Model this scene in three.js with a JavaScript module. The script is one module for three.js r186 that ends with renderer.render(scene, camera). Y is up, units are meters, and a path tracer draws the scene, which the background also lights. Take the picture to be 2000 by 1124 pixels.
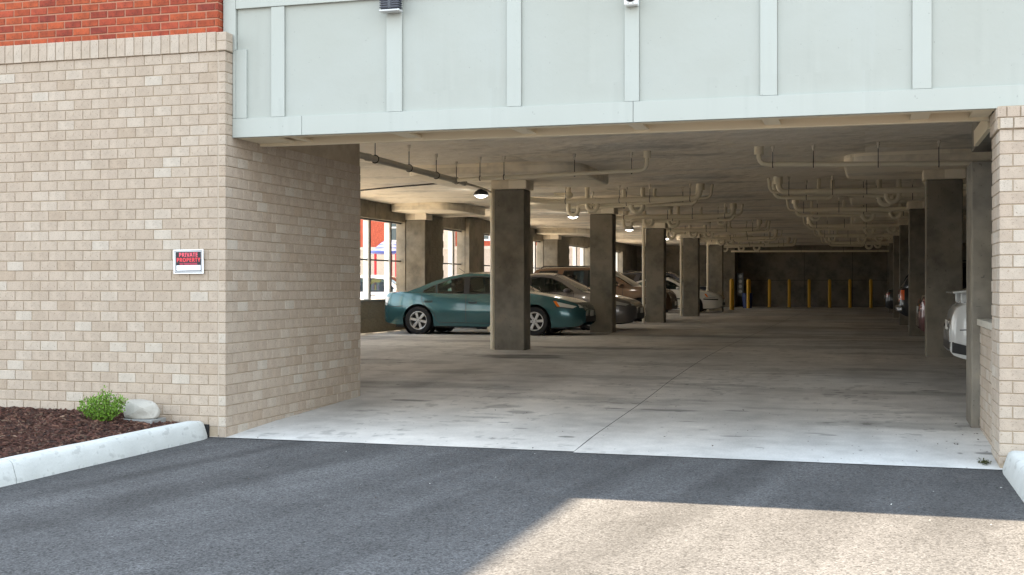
import * as THREE from 'three';
import { mergeGeometries, toCreasedNormals } from 'three/addons/utils/BufferGeometryUtils.js';
import { RoundedBoxGeometry } from 'three/addons/geometries/RoundedBoxGeometry.js';

// ---------------------------------------------------------------- camera, sky, sun, exposure
// x runs along the facade to the right, depth into the garage is -z, the asphalt at the entrance is y = 0
const scene = new THREE.Scene();
const W = 2000, H = 1124, F = 2350;
const camera = new THREE.PerspectiveCamera(2 * Math.atan(H / 2 / F) * 180 / Math.PI, W / H, 0.1, 600);
camera.position.set(0, 1.49, 0);
camera.rotation.set(0, Math.atan(690 / F), 0);
camera.rotation.order = 'YXZ';
camera.rotation.x = -Math.atan(6 / F);

const renderer = new THREE.WebGLRenderer({ antialias: true });
renderer.setSize(1024, 575);
renderer.toneMapping = THREE.LinearToneMapping;
renderer.toneMappingExposure = 4.5;
renderer.shadowMap.enabled = true;

{
  const w = 256, h = 128, data = new Float32Array(w * h * 4);
  for (let j = 0; j < h; j++) for (let i = 0; i < w; i++) {
    const e = ((j + 0.5) / h - 0.5) * Math.PI, s = Math.max(0, Math.sin(e)), k = Math.pow(1 - s, 2.2), o = (j * w + i) * 4;
    const up = e > 0;
    data[o] = up ? 0.46 + 0.42 * k : 0.2; data[o + 1] = up ? 0.555 + 0.335 * k : 0.2; data[o + 2] = up ? 0.67 + 0.19 * k : 0.2; data[o + 3] = 1;
  }
  const sky = new THREE.DataTexture(data, w, h, THREE.RGBAFormat, THREE.FloatType);
  sky.mapping = THREE.EquirectangularReflectionMapping; sky.magFilter = THREE.LinearFilter; sky.minFilter = THREE.LinearFilter; sky.needsUpdate = true;
  scene.background = sky; scene.environment = sky;
}
const sun = new THREE.DirectionalLight(new THREE.Color().setRGB(1, 0.82, 0.60), 5);
sun.position.set(-0.237 * 60, 60, -0.472 * 60); sun.target.position.set(0, 0, 0);
sun.castShadow = true; sun.shadow.mapSize.set(4096, 4096);
Object.assign(sun.shadow.camera, { left: -45, right: 45, top: 70, bottom: -45, near: 1, far: 200 });
scene.add(sun, sun.target);

// ---------------------------------------------------------------- helpers
let seed = 20240611;
const rnd = () => { seed = (seed * 1664525 + 1013904223) >>> 0; return seed / 4294967296; };
const R = (a, b) => a + (b - a) * rnd();
const clamp = (x, a, b) => Math.min(b, Math.max(a, x));
const lerp = (a, b, t) => a + (b - a) * t;
const sstep = (a, b, x) => { const t = clamp((x - a) / (b - a), 0, 1); return t * t * (3 - 2 * t); };
const hash = (x, y, s = 0) => { let n = Math.imul(x | 0, 374761393) + Math.imul(y | 0, 668265263) + Math.imul(s | 0, 2147483647 ^ 0x5bd1e995); n = Math.imul(n ^ (n >>> 13), 1274126177); return ((n ^ (n >>> 16)) >>> 0) / 4294967296; };
function vnoise(x, y, s = 0, per = 0) {
  const xi = Math.floor(x), yi = Math.floor(y), fx = x - xi, fy = y - yi, u = fx * fx * (3 - 2 * fx), v = fy * fy * (3 - 2 * fy);
  const m = per ? (a) => ((a % per) + per) % per : (a) => a;
  const a = hash(m(xi), m(yi), s), b = hash(m(xi + 1), m(yi), s), c = hash(m(xi), m(yi + 1), s), d = hash(m(xi + 1), m(yi + 1), s);
  return a + (b - a) * u + (c - a) * v + (a - b - c + d) * u * v;
}
function fbm(x, y, oct = 4, s = 0, per = 0) { let a = 0.5, t = 0, n = 0; for (let i = 0; i < oct; i++) { t += a * vnoise(x, y, s + i, per); n += a; a *= 0.5; x *= 2; y *= 2; per *= 2; } return t / n; }
const lin2s = (c) => c <= 0.0031308 ? 12.92 * c : 1.055 * Math.pow(c, 1 / 2.4) - 0.055;
const s2lin = (c) => c <= 0.04045 ? c / 12.92 : Math.pow((c + 0.055) / 1.055, 2.4);

// colour texture: fn(u, v, px, py) -> linear [r, g, b]
function texture(n, fn, rep = 1, m = n) {
  const d = new Uint8Array(n * m * 4);
  for (let j = 0; j < m; j++) for (let i = 0; i < n; i++) {
    const c = fn(i / n, j / m, i, j), o = (j * n + i) * 4;
    for (let k = 0; k < 3; k++) d[o + k] = clamp(Math.round(lin2s(clamp(c[k], 0, 1)) * 255), 0, 255);
    d[o + 3] = 255;
  }
  const t = new THREE.DataTexture(d, n, m, THREE.RGBAFormat);
  t.colorSpace = THREE.SRGBColorSpace; return fin(t, rep);
}
function grey(n, fn, rep = 1) {
  const d = new Uint8Array(n * n * 4);
  for (let j = 0; j < n; j++) for (let i = 0; i < n; i++) { const c = clamp(Math.round(fn(i / n, j / n, i, j) * 255), 0, 255), o = (j * n + i) * 4; d[o] = d[o + 1] = d[o + 2] = c; d[o + 3] = 255; }
  return fin(new THREE.DataTexture(d, n, n, THREE.RGBAFormat), rep);
}
function fin(t, rep) { t.wrapS = t.wrapT = THREE.RepeatWrapping; t.magFilter = THREE.LinearFilter; t.minFilter = THREE.LinearMipmapLinearFilter; t.generateMipmaps = true; t.repeat.set(rep, rep); t.needsUpdate = true; return t; }
const col = (r, g, b) => new THREE.Color().setRGB(r, g, b);
const mat = (c, rough = 0.8, o = {}) => new THREE.MeshStandardMaterial({ color: Array.isArray(c) ? col(...c) : c, roughness: rough, ...o });
const phys = (c, rough, o = {}) => new THREE.MeshPhysicalMaterial({ color: col(...c), roughness: rough, ...o });

const names = {};
function numbered(n) { const k = names[n] = (names[n] ?? -1) + 1; return k ? `${n}_${String(k).padStart(3, '0')}` : n; }
function mesh(name, geo, m, parent) { const o = new THREE.Mesh(Array.isArray(geo) ? mergeGeometries(geo.map(prep)) : geo, m); o.name = name; o.castShadow = o.receiveShadow = true; if (parent) parent.add(o); return o; }
function prep(g) { const q = g.index ? g.toNonIndexed() : g; for (const k of Object.keys(q.attributes)) if (!['position', 'normal', 'uv'].includes(k)) q.deleteAttribute(k); return q; }
function thing(name, label, category, group, pos = [0, 0, 0]) {
  const g = new THREE.Group(); g.name = numbered(name); g.userData = { label, category }; if (group) g.userData.group = group;
  g.position.set(pos[0], pos[1], -pos[2]); scene.add(g); return g;
}
function structure(name, geo, m) { const o = mesh(numbered(name), geo, m, scene); o.userData = { kind: 'structure' }; return o; }
function stuff(name, o, label, category) { o.name = numbered(name); o.userData = { kind: 'stuff', label, category }; scene.add(o); return o; }

// box geometry by its extents (x, y, depth) with uv in metres
function box(x0, x1, y0, y1, d0, d1) {
  const g = new THREE.BoxGeometry(x1 - x0, y1 - y0, d1 - d0); g.translate((x0 + x1) / 2, (y0 + y1) / 2, -(d0 + d1) / 2); return uvm(g);
}
function rbox(x0, x1, y0, y1, d0, d1, r = 0.01, seg = 2) {
  const g = new RoundedBoxGeometry(x1 - x0, y1 - y0, d1 - d0, seg, r); g.translate((x0 + x1) / 2, (y0 + y1) / 2, -(d0 + d1) / 2); return uvm(g);
}
function uvm(g, ou = 0, ov = 0) {
  const p = g.attributes.position, n = g.attributes.normal, uv = new Float32Array(p.count * 2);
  for (let i = 0; i < p.count; i++) {
    const ax = Math.abs(n.getX(i)), ay = Math.abs(n.getY(i)), az = Math.abs(n.getZ(i));
    let u, v; if (ay >= ax && ay >= az) { u = p.getX(i); v = p.getZ(i); } else if (ax >= az) { u = p.getZ(i); v = p.getY(i); } else { u = p.getX(i); v = p.getY(i); }
    uv[2 * i] = u + ou; uv[2 * i + 1] = v + ov;
  }
  g.setAttribute('uv', new THREE.BufferAttribute(uv, 2)); return g;
}
const V = (x, y, d) => new THREE.Vector3(x, y, -d);
function cyl(a, b, r, r2 = r, n = 12) {
  const dir = b.clone().sub(a), L = dir.length(), g = new THREE.CylinderGeometry(r2, r, L, n);
  g.applyQuaternion(new THREE.Quaternion().setFromUnitVectors(new THREE.Vector3(0, 1, 0), dir.normalize())); g.translate((a.x + b.x) / 2, (a.y + b.y) / 2, (a.z + b.z) / 2); return g;
}
// a pipe through points with rounded bends
function bentTube(pts, r, bend = 0.12, rad = 10) {
  const path = new THREE.CurvePath(); let prev = pts[0];
  for (let i = 1; i < pts.length - 1; i++) {
    const a = pts[i - 1], b = pts[i], c = pts[i + 1], k = Math.min(bend, a.distanceTo(b) * 0.49, b.distanceTo(c) * 0.49);
    const p = b.clone().lerp(a, k / a.distanceTo(b)), q = b.clone().lerp(c, k / b.distanceTo(c));
    if (prev.distanceTo(p) > 1e-4) path.add(new THREE.LineCurve3(prev, p)); path.add(new THREE.QuadraticBezierCurve3(p, b, q)); prev = q;
  }
  path.add(new THREE.LineCurve3(prev, pts[pts.length - 1]));
  const gs = path.curves.map(c => new THREE.TubeGeometry(c, c.isLineCurve3 ? 1 : 7, r, rad, false));
  return mergeGeometries(gs.map(prep));
}

// ---------------------------------------------------------------- procedural surfaces
const T = {};
T.asphalt = texture(1024, (u, v, i, j) => {
  const a = vnoise(u * 340, v * 340, 3, 340), b = hash(i, j, 4), c = vnoise(u * 190, v * 190, 5, 190), e = vnoise(u * 110, v * 110, 6, 110), n = fbm(u * 6, v * 6, 4, 9, 6);
  let k = 0.80 + 0.9 * (a - 0.5) + 0.35 * (b - 0.5) + 0.6 * (c - 0.5) + 0.25 * (e - 0.5) + 0.3 * (n - 0.5); if (a > 0.88) k += 0.4; if (c < 0.2) k *= 0.6; k = Math.max(0.15, k);
  return [0.088 * k, 0.086 * k, 0.085 * k];
}, 1 / 2.2);
T.asphaltBump = grey(1024, (u, v) => 0.45 * vnoise(u * 340, v * 340, 3, 340) + 0.55 * vnoise(u * 190, v * 190, 5, 190), 1 / 2.2);
T.grain = grey(512, (u, v, i, j) => 0.35 * hash(i, j, 11) + 0.65 * fbm(u * 32, v * 32, 4, 12, 32), 1);
T.rough = grey(512, (u, v) => fbm(u * 12, v * 12, 5, 21, 12), 0.5);
T.beige = texture(512, (u, v, i, j) => {
  const n = fbm(u * 10, v * 10, 4, 31, 10), f = hash(i, j, 32), s = vnoise(u * 130, v * 130, 33, 130), q = vnoise(u * 60, v * 60, 35, 60);
  let k = 0.9 + 0.22 * (n - 0.5) + 0.12 * (f - 0.5), w = 0; if (s > 0.87) k *= 0.55; if (q > 0.93) { k *= 0.7; w = 0.08; } if (f > 0.992) k *= 0.4; if (s < 0.08) k *= 1.1;
  return [k * (1 + w), k, k * (1 - w)];
}, 1 / 0.62);
T.red = texture(512, (u, v, i, j) => {
  const n = fbm(u * 14, v * 14, 4, 41, 14), f = hash(i, j, 42), s = fbm(u * 50, v * 36, 3, 43, 0), k = 0.75 + 0.6 * (n - 0.5) + 0.2 * (f - 0.5), d = sstep(0.62, 0.75, s);
  return [k * (1 - 0.35 * d), k * (1 - 0.25 * d), k * (1 - 0.15 * d)];
}, 1 / 0.7);
T.concrete = texture(1024, (u, v, i, j) => {
  const n = fbm(u * 5, v * 5, 6, 51, 5), m = fbm(u * 26, v * 26, 4, 52, 26), f = hash(i, j, 53), b = vnoise(u * 110, v * 110, 54, 110);
  let k = 0.85 + 1.05 * (n - 0.5) + 0.35 * (m - 0.5) + 0.08 * (f - 0.5); if (b > 0.94) k *= 0.62;
  const w = fbm(u * 3, v * 3, 3, 57, 3) - 0.5; return [k * (1 + 0.12 * w), k, k * (1 - 0.2 * w)];
}, 1 / 2.6);
T.plaster = texture(1024, (u, v, i, j) => {
  const n = fbm(u * 4, v * 9, 6, 61, 0), m = fbm(u * 40, v * 40, 3, 62, 40), f = hash(i, j, 63), p = fbm(u * 3, v * 3, 4, 64, 3);
  const k = 0.95 + 0.85 * (n - 0.5) + 0.35 * (m - 0.5) + 0.05 * (f - 0.5), w = p - 0.5; return [k * (1 + 0.1 * w), k, k * (1 - 0.16 * w)];
}, 1 / 5.3);
T.block = texture(512, (u, v, i, j) => { const n = fbm(u * 8, v * 8, 5, 71, 8), f = hash(i, j, 72), k = 0.85 + 0.5 * (n - 0.5) + 0.25 * (f - 0.5); return [k * 1.02, k, k * 0.94]; }, 1 / 1.1);
T.paint = texture(512, (u, v, i, j) => { const n = fbm(u * 5, v * 5, 5, 81, 5), f = hash(i, j, 82), k = 0.97 + 0.07 * (n - 0.5) + 0.02 * (f - 0.5); return [k, k, k]; }, 1 / 3.1);
T.panel = texture(1024, (u, v, i, j) => { const n = fbm(u * 4, v * 4, 5, 84, 4), st = fbm(u * 60, v * 3, 4, 85), st2 = fbm(u * 14, v * 1.5, 3, 87), f = hash(i, j, 86), sp = vnoise(u * 150, v * 150, 88, 150); let k = 0.97 + 0.1 * (n - 0.5) + 0.055 * (st - 0.5) * sstep(0.4, 0.7, st2) * 2 + 0.02 * (f - 0.5); if (sp > 0.975) k *= 0.75; return [k, k * (1 - 0.015 * (1 - n)), k * (1 - 0.05 * (1 - n))]; }, 1 / 3.3);
T.kerb = texture(512, (u, v, i, j) => { const n = fbm(u * 6, v * 6, 5, 91, 6), f = hash(i, j, 92), s = fbm(u * 24, v * 24, 3, 93, 24); let k = 0.93 + 0.25 * (n - 0.5) + 0.12 * (f - 0.5); k *= 1 - 0.2 * sstep(0.58, 0.78, s); if (f > 0.994) k *= 0.6; return [k, k, k * 0.98]; }, 1 / 1.3);

const M = {};
M.asphalt = new THREE.MeshStandardMaterial({ map: T.asphalt, bumpMap: T.asphaltBump, bumpScale: 0.006, roughness: 0.9, vertexColors: true });
const beigeTones = [[0.465, 0.383, 0.302], [0.48, 0.398, 0.316], [0.445, 0.362, 0.282], [0.50, 0.425, 0.345], [0.52, 0.458, 0.382], [0.43, 0.343, 0.26], [0.46, 0.375, 0.295]];
M.beige = beigeTones.map(c => mat(c, 0.9, { map: T.beige, bumpMap: T.grain, bumpScale: 0.0015 }));
M.mortar = mat([0.42, 0.345, 0.265], 0.95, { map: T.block });
M.sealant = mat([0.45, 0.38, 0.30], 0.7);
M.redTones = [[0.41, 0.075, 0.026], [0.47, 0.092, 0.030], [0.38, 0.062, 0.026], [0.33, 0.052, 0.024], [0.44, 0.078, 0.034], [0.28, 0.044, 0.024]].map(c => mat(c, 0.88, { map: T.red, bumpMap: T.grain, bumpScale: 0.002 }));
M.redMortar = mat([0.44, 0.22, 0.15], 0.95, { map: T.block });
M.clad = mat([0.365, 0.388, 0.358], 0.6, { map: T.panel, bumpMap: T.rough, bumpScale: 0.004 });
M.cladTrim = mat([0.40, 0.428, 0.40], 0.56, { map: T.panel });
M.soffit = mat([0.74, 0.63, 0.45], 0.7, { map: T.paint });
M.floor = null;
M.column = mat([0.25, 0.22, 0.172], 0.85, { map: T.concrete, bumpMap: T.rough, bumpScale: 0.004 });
M.columnPale = M.column;
M.ceiling = mat([0.86, 0.78, 0.665], 0.92, { map: T.plaster, bumpMap: T.rough, bumpScale: 0.03 });
M.block = mat([0.24, 0.22, 0.18], 0.95, { map: T.block, bumpMap: T.grain, bumpScale: 0.003 });
M.blockMortar = mat([0.2, 0.185, 0.155], 0.95);
M.pvc = mat([0.80, 0.72, 0.56], 0.5, { map: T.paint })
M.pad = mat([0.92, 0.83, 0.68], 0.92, { map: T.plaster, bumpMap: T.rough, bumpScale: 0.012 });  // paler than the ceiling: light on the slab pad fronts put into the colour
M.ironPipe = mat([0.56, 0.50, 0.40], 0.6, { map: T.concrete });
M.hanger = mat([0.03, 0.025, 0.022], 0.6, { metalness: 0.3 });
M.white = mat([0.78, 0.80, 0.80], 0.45);
M.dark = mat([0.022, 0.023, 0.026], 0.5);
M.black = mat([0.008, 0.008, 0.009], 0.6);
M.kerb = mat([0.58, 0.60, 0.59], 0.88, { map: T.kerb, bumpMap: T.grain, bumpScale: 0.003 });
M.yellow = mat([0.72, 0.40, 0.02], 0.45, { map: T.paint });
M.steel = mat([0.55, 0.55, 0.54], 0.35, { metalness: 0.9 });

// ---------------------------------------------------------------- ground and floor
const floorY = (d) => { const P = [[10.3, 0.001], [10.42, 0.004], [11.3, 0.05], [13.65, 0.115], [16, 0.215], [18, 0.27], [20, 0.31], [22, 0.33], [80, 0.33]]; for (let i = 1; i < P.length; i++) if (d <= P[i][0]) return lerp(P[i - 1][1], P[i][1], clamp((d - P[i - 1][0]) / (P[i][0] - P[i - 1][0]), 0, 1)); return 0.33; };
function sheet(xs, ds, yf, colf) {
  const nx = xs.length, nd = ds.length, pos = [], uv = [], c = [], idx = [];
  for (const d of ds) for (const x of xs) { pos.push(x, yf(x, d), -d); uv.push(x, d); if (colf) c.push(...colf(x, d)); }
  for (let j = 0; j < nd - 1; j++) for (let i = 0; i < nx - 1; i++) { const a = j * nx + i, b = a + 1, e = a + nx, f = e + 1; idx.push(a, b, f, a, f, e); }
  const g = new THREE.BufferGeometry(); g.setAttribute('position', new THREE.Float32BufferAttribute(pos, 3)); g.setAttribute('uv', new THREE.Float32BufferAttribute(uv, 2)); if (c.length) g.setAttribute('color', new THREE.Float32BufferAttribute(c, 3));
  g.setIndex(idx); g.computeVertexNormals(); return g;
}
const range = (a, b, s) => { const r = []; for (let x = a; x < b - 1e-6; x += s) r.push(x); r.push(b); return r; };
{
  const xs = [-150, -80, -40, -20, -12, ...range(-9, 4, 0.08), 8, 16, 40, 80, 150], ds = [-150, -80, -40, -20, -8, 0, ...range(3, 10.9, 0.08), 20, 40, 80, 150, 250];
  structure('asphalt_drive', sheet(xs, ds, (x, d) => (x > -9.1 && x < 4.1 && d > 2.9 && d < 11 ? 0.006 * (fbm(x * 0.9, d * 0.9, 3, 101) - 0.5) : 0) - 0.003, (x, d) => {
    // lanes worn pale by tyres, darker unworn asphalt between them
    const q = x - 0.17 * d, w = fbm(q * 0.75 + 2.3, d * 0.09, 3, 102), st = fbm(q * 3.2, d * 0.22, 4, 104), n = fbm(x * 2.2, d * 2.2, 4, 103), b = fbm(x * 0.6, d * 0.6, 3, 106);
    const k = clamp(0.62 + 0.85 * w + 1.15 * (st - 0.5) + 0.3 * (n - 0.5) + 0.35 * (b - 0.5), 0.55, 1.4); return [k * 0.98, k, k * 1.03];
  }), M.asphalt);
}
{
  const x0 = -12, x1 = 7.2, d0 = 10.3, d1 = 66, blots = [];
  for (let i = 0; i < 700; i++) blots.push([R(x0, x1), Math.pow(rnd(), 1.4) * 40 + 10.9, R(0.01, 0.13), R(0.01, 0.05), R(0.15, 0.65)]);
  for (const [x, d, a, b, k] of [[-5.2, 13.4, 0.28, 0.08, 0.55], [-4.0, 13.1, 0.2, 0.16, 0.35], [-3.6, 12.7, 0.16, 0.12, 0.4], [-3.9, 12.2, 0.3, 0.06, 0.3], [-1.9, 15.6, 0.7, 0.16, 0.32], [-3.4, 16.2, 1.6, 0.22, 0.24], [-2.0, 13.2, 0.35, 0.08, 0.4], [0.2, 13.6, 1.3, 0.12, 0.2], [-5.4, 19.2, 0.8, 0.4, 0.55], [-4.6, 21.6, 1.4, 0.5, 0.35], [-3.0, 18.2, 1.2, 0.3, 0.2], [-5.6, 16.5, 0.5, 0.35, 0.3], [-0.6, 17.5, 1.5, 0.3, 0.18], [-1.2, 23, 2.2, 0.6, 0.3], [-2.6, 27, 2.6, 0.9, 0.25], [-2.0, 33, 2.5, 1.2, 0.25]]) blots.push([x, d, a, b, k]);
  const N = 2048, wear = new Float32Array(N * N);
  for (const [x, d, a, b, k] of blots) {
    const i0 = Math.floor((x - a * 1.6 - x0) / (x1 - x0) * N), i1 = Math.ceil((x + a * 1.6 - x0) / (x1 - x0) * N), j0 = Math.floor((d - b * 1.6 - d0) / (d1 - d0) * N), j1 = Math.ceil((d + b * 1.6 - d0) / (d1 - d0) * N);
    for (let j = Math.max(0, j0); j <= Math.min(N - 1, j1); j++) for (let i = Math.max(0, i0); i <= Math.min(N - 1, i1); i++) {
      const X = x0 + (i + 0.5) / N * (x1 - x0), D = d0 + (j + 0.5) / N * (d1 - d0), q = Math.hypot((X - x) / a, (D - d) / b) + 1.1 * (fbm(X * 4, D * 6, 3, 120) - 0.5);
      const v = k * (1 - sstep(0.65, 1.15, q)); if (v > wear[j * N + i]) wear[j * N + i] = v;
    }
  }
  const t = texture(N, (u, v, i, j) => {
    const X = x0 + u * (x1 - x0), D = d0 + v * (d1 - d0);
    const n = fbm(X * 0.7, D * 0.5, 5, 111), m = fbm(X * 5, D * 5, 3, 112), f = hash(i, j, 113), tr = fbm(X * 1.6, D * 0.12, 3, 114);
    const sm = fbm(X * 0.4 + 7, D * 1.9, 4, 118), sp = fbm(X * 9, D * 9, 3, 119); let k = 0.90 + 0.6 * (n - 0.5) + 0.3 * (m - 0.5) + 0.09 * (f - 0.5) + 0.3 * (tr - 0.5) - 0.3 * sstep(0.52, 0.75, sm) * sstep(11.2, 13, D + 3 * (n - 0.5)) - 0.25 * sstep(0.66, 0.76, sp) * sstep(0.4, 0.6, n); if (f > 0.9992) k *= 0.4;
    k *= 1 - wear[j * N + i]; const w = 0.1 * (fbm(X * 0.3, D * 0.3, 2, 115) - 0.5); return [0.60 * k * (1 + w), 0.58 * k, 0.545 * k * (1 - w)];
  });
  M.floor = new THREE.MeshStandardMaterial({ map: t, bumpMap: T.rough, bumpScale: 0.004, roughness: 0.8 });
  const g = structure('garage_floor', sheet(range(x0, x1, 2), [10.3, 70], () => -0.02), M.blockMortar);
  for (const [a, b] of [[x0, -2.488], [-2.478, x1]]) {
    const geo = sheet(range(a, b, 0.4), range(d0 + 0.1, d1, 0.35), (x, d) => floorY(d) + 0.006 * (fbm(x * 1.1, d * 1.1, 3, 116) - 0.5) * sstep(10.4, 11, d), null);
    const uv = geo.attributes.uv; for (let i = 0; i < uv.count; i++) uv.setXY(i, (uv.getX(i) - x0) / (x1 - x0), (uv.getY(i) - d0) / (d1 - d0));
    const p = geo.attributes.position; for (let i = 0; i < p.count; i++) if (p.getZ(i) > -(d0 + 0.15)) p.setZ(i, p.getZ(i) + 0.012 * (vnoise(p.getX(i) * 9, 1, 117) - 0.5) - (p.getX(i) < -2.48 ? 0.02 : -0.04));
    mesh('slab', geo, M.floor, g);
  }
}

// ---------------------------------------------------------------- brick walls
// a brick face: chamfered front, six uv variants; u along the wall, v up, w out of the wall
function brickGeo(w, h, t, ou, ov) {
  const c = 0.0035, a = w / 2, b = h / 2, P = [[-a + c, -b + c, 0], [a - c, -b + c, 0], [a - c, b - c, 0], [-a + c, b - c, 0], [-a, -b, -c], [a, -b, -c], [a, b, -c], [-a, b, -c], [-a, -b, -t], [a, -b, -t], [a, b, -t], [-a, b, -t]];
  const F = [[0, 1, 2, 3], [4, 5, 1, 0], [5, 6, 2, 1], [6, 7, 3, 2], [7, 4, 0, 3], [8, 9, 5, 4], [9, 10, 6, 5], [10, 11, 7, 6], [11, 8, 4, 7]], pos = [];
  for (const [p, q, r, s] of F) for (const k of [p, q, r, p, r, s]) pos.push(...P[k]);
  const g = new THREE.BufferGeometry(); g.setAttribute('position', new THREE.Float32BufferAttribute(pos, 3)); g.computeVertexNormals(); return uvm(g, ou, ov);
}
const geoCache = {};
function brickVariant(w, h, t) { const k = `${w.toFixed(3)}_${h.toFixed(3)}_${t}`; geoCache[k] ??= [0, 1, 2, 3, 4, 5].map(i => brickGeo(w, h, t, i * 0.37 + 0.11, i * 0.23)); return geoCache[k][Math.floor(rnd() * 6)]; }
// place bricks on a plane. dir 'front' faces the viewer (+z), 'right' faces +x, 'left' faces -x
function layBricks(parent, list, dir, plane, mats, t = 0.03, limit = 300, centre = null) {
  list.forEach(b => { b.score = centre ? (b.u - centre[0]) ** 2 + (b.v - centre[1]) ** 2 : 0; });
  const sorted = [...list].sort((a, b) => a.score - b.score), rest = [];
  const q = dir === 'front' ? 0 : dir === 'right' ? Math.PI / 2 : -Math.PI / 2;
  sorted.forEach((b, i) => {
    const g = brickVariant(b.w, b.h, t), m = mats[b.m], out = (b.out ?? 0) + R(-0.001, 0.0012);
    const p = dir === 'front' ? [b.u, b.v, -plane + out] : dir === 'right' ? [plane + out, b.v, -b.u] : [plane - out, b.v, -b.u];
    if (i < limit) { const o = mesh('brick', g, m, parent); o.position.set(...p); o.rotation.set(0, q + R(-0.004, 0.004), R(-0.003, 0.003)); o.position.y += R(-0.0012, 0.0012); }
    else rest.push([g, p, b.m]);
  });
  for (let k = 0; k < mats.length; k++) { // the bricks past the limit, joined by tone
    const gs = rest.filter(r => r[2] === k).map(([g, p]) => { const c = g.clone(); c.rotateY(q); c.translate(...p); return c; });
    if (gs.length) { const o = mesh('brick_field', gs, mats[k], parent); o.userData.kind = 'stuff'; }
  }
}
const CH = 0.1016, CL = 0.2032, J = 0.0085;
const tone = (u, v) => { const n = rnd(), low = v < 1.3 ? 0.12 : 0; return n < 0.36 ? 0 : n < 0.58 ? 1 : n < 0.74 ? 2 : n < 0.83 ? 3 : n < 0.865 + low * 0.3 ? 4 : n < 0.91 + low * 0.3 ? 5 : 6; };
// courses of stretchers in half bond between u0 and u1; jog shifts the joints
function courses(u0, u1, v0, v1, len, hgt, jog, pick, minw = 0.03, j = J) {
  const out = []; let k = Math.floor(v0 / hgt + 1e-6);
  for (let v = k * hgt; v < v1 - 0.02; v += hgt, k++) {
    const lo = Math.max(v, v0), hi = Math.min(v + hgt, v1); if (hi - lo < 0.03) continue;
    for (let u = Math.floor((u0 - jog) / len) * len + jog + (k % 2 ? len / 2 : 0) - len; u < u1; u += len) {
      const a = Math.max(u, u0), b = Math.min(u + len, u1); if (b - a < minw + j) continue;
      const ea = a === u0 ? 0 : j / 2, eb = b === u1 ? 0 : j / 2;
      out.push({ u: (a + ea + b - eb) / 2, v: (lo + hi) / 2, w: b - eb - a - ea, h: hi - lo - j, m: pick(a, lo) });
    }
  }
  return out;
}
const D0 = 10.42, XL = -5.96, XR = 1.042;      // facade plane, the two jambs
{
  const t = thing('brick_wall', 'speckled beige brick front wall with private property sign, left of the entrance', 'brick wall', null, [0, 0, 0]);
  mesh('mortar', box(-12, -6.05, 0.0, 3.77, D0 + 0.007, D0 + 0.2), M.mortar, t);
  const list = courses(-9.6, -6.048, 0.1, 3.759, CL, CH, -6.048, tone);
  layBricks(t, list, 'front', D0, M.beige, 0.03, 300, [-7.0, 2.2]);
  mesh('control_joint', box(-6.047, -6.036, 0.02, 3.76, D0 + 0.0035, D0 + 0.05), M.sealant, t);
  // soldier course
  const sol = []; for (let u = -6.075, i = 0; u > -9.6; u -= CH, i++) sol.push({ u: u - CH / 2 + 0.02, v: 3.853, w: CH - J, h: 0.184, m: rnd() < 0.3 ? 3 : rnd() < 0.5 ? 1 : 0, out: 0.016 });
  mesh('soldier_mortar', box(-9.6, -6.056, 3.762, 3.942, D0 - 0.007, D0 + 0.1), M.mortar, t);
  layBricks(t, sol, 'front', D0, M.beige, 0.03, 60);
}
{
  const t = thing('brick_wall', 'shaded beige brick side wall lining the left of the garage entrance', 'brick wall', null, [0, 0, 0]);
  mesh('mortar', [box(-6.035, XL - 0.007, 0, 3.755, D0 + 0.007, 13.67)], M.mortar, t);
  // header strip that shows on the front beside the control joint
  const q = []; for (let k = 0; k < 37; k++) q.push({ u: -5.998, v: (k + 0.5) * CH, w: 0.074, h: CH - J, m: tone(0, k * CH) });
  layBricks(t, q, 'front', D0, M.beige, 0.03, 60);
  const list = courses(D0 + 0.002, 13.68, 0.0, 3.759, CL, CH, D0 + 0.04, tone).filter(b => b.v < 2.97 || b.u < 10.9);
  layBricks(t, list, 'right', XL, M.beige, 0.03, 300, [11.6, 1.4]);
  // capping bricks of the projecting band, on front and return
  for (const v of [3.808, 3.899]) {
    const a = { u: -5.994, v, w: 0.1, h: 0.084, m: 1, out: 0.016 }; layBricks(t, [a], 'front', D0, M.beige, 0.03);
    layBricks(t, [{ u: D0 + 0.05, v, w: 0.13, h: 0.084, m: 1, out: 0.016 }], 'right', XL, M.beige, 0.03);
  }
  mesh('band_core', box(-6.05, XL + 0.012, 3.762, 3.94, D0 - 0.012, D0 + 0.12), M.mortar, t);
}
{
  const t = thing('red_brick_wall', 'orange red brick wall with pale pink mortar above the beige band', 'brick wall', null, [0, 0, 0]);
  mesh('mortar', box(-12, -6.077, 3.945, 17.3, D0 + 0.057, D0 + 0.3), M.redMortar, t);
  const list = courses(-9.4, -6.07, 3.945, 4.75, CL, 0.0787, -6.0, () => { const n = rnd(); return n < 0.3 ? 0 : n < 0.55 ? 1 : n < 0.72 ? 2 : n < 0.82 ? 3 : n < 0.97 ? 4 : 5; }, 0.03, 0.0145);
  layBricks(t, list, 'front', D0 + 0.05, M.redTones, 0.03, 300, [-7.2, 4.1]);
  const side = courses(D0 + 0.05, 10.62, 3.945, 4.75, CL, 0.0787, 10.5, () => Math.floor(rnd() * 5), 0.02, 0.0145);
  layBricks(t, side, 'right', -6.07, M.redTones, 0.03, 300);
}
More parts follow.
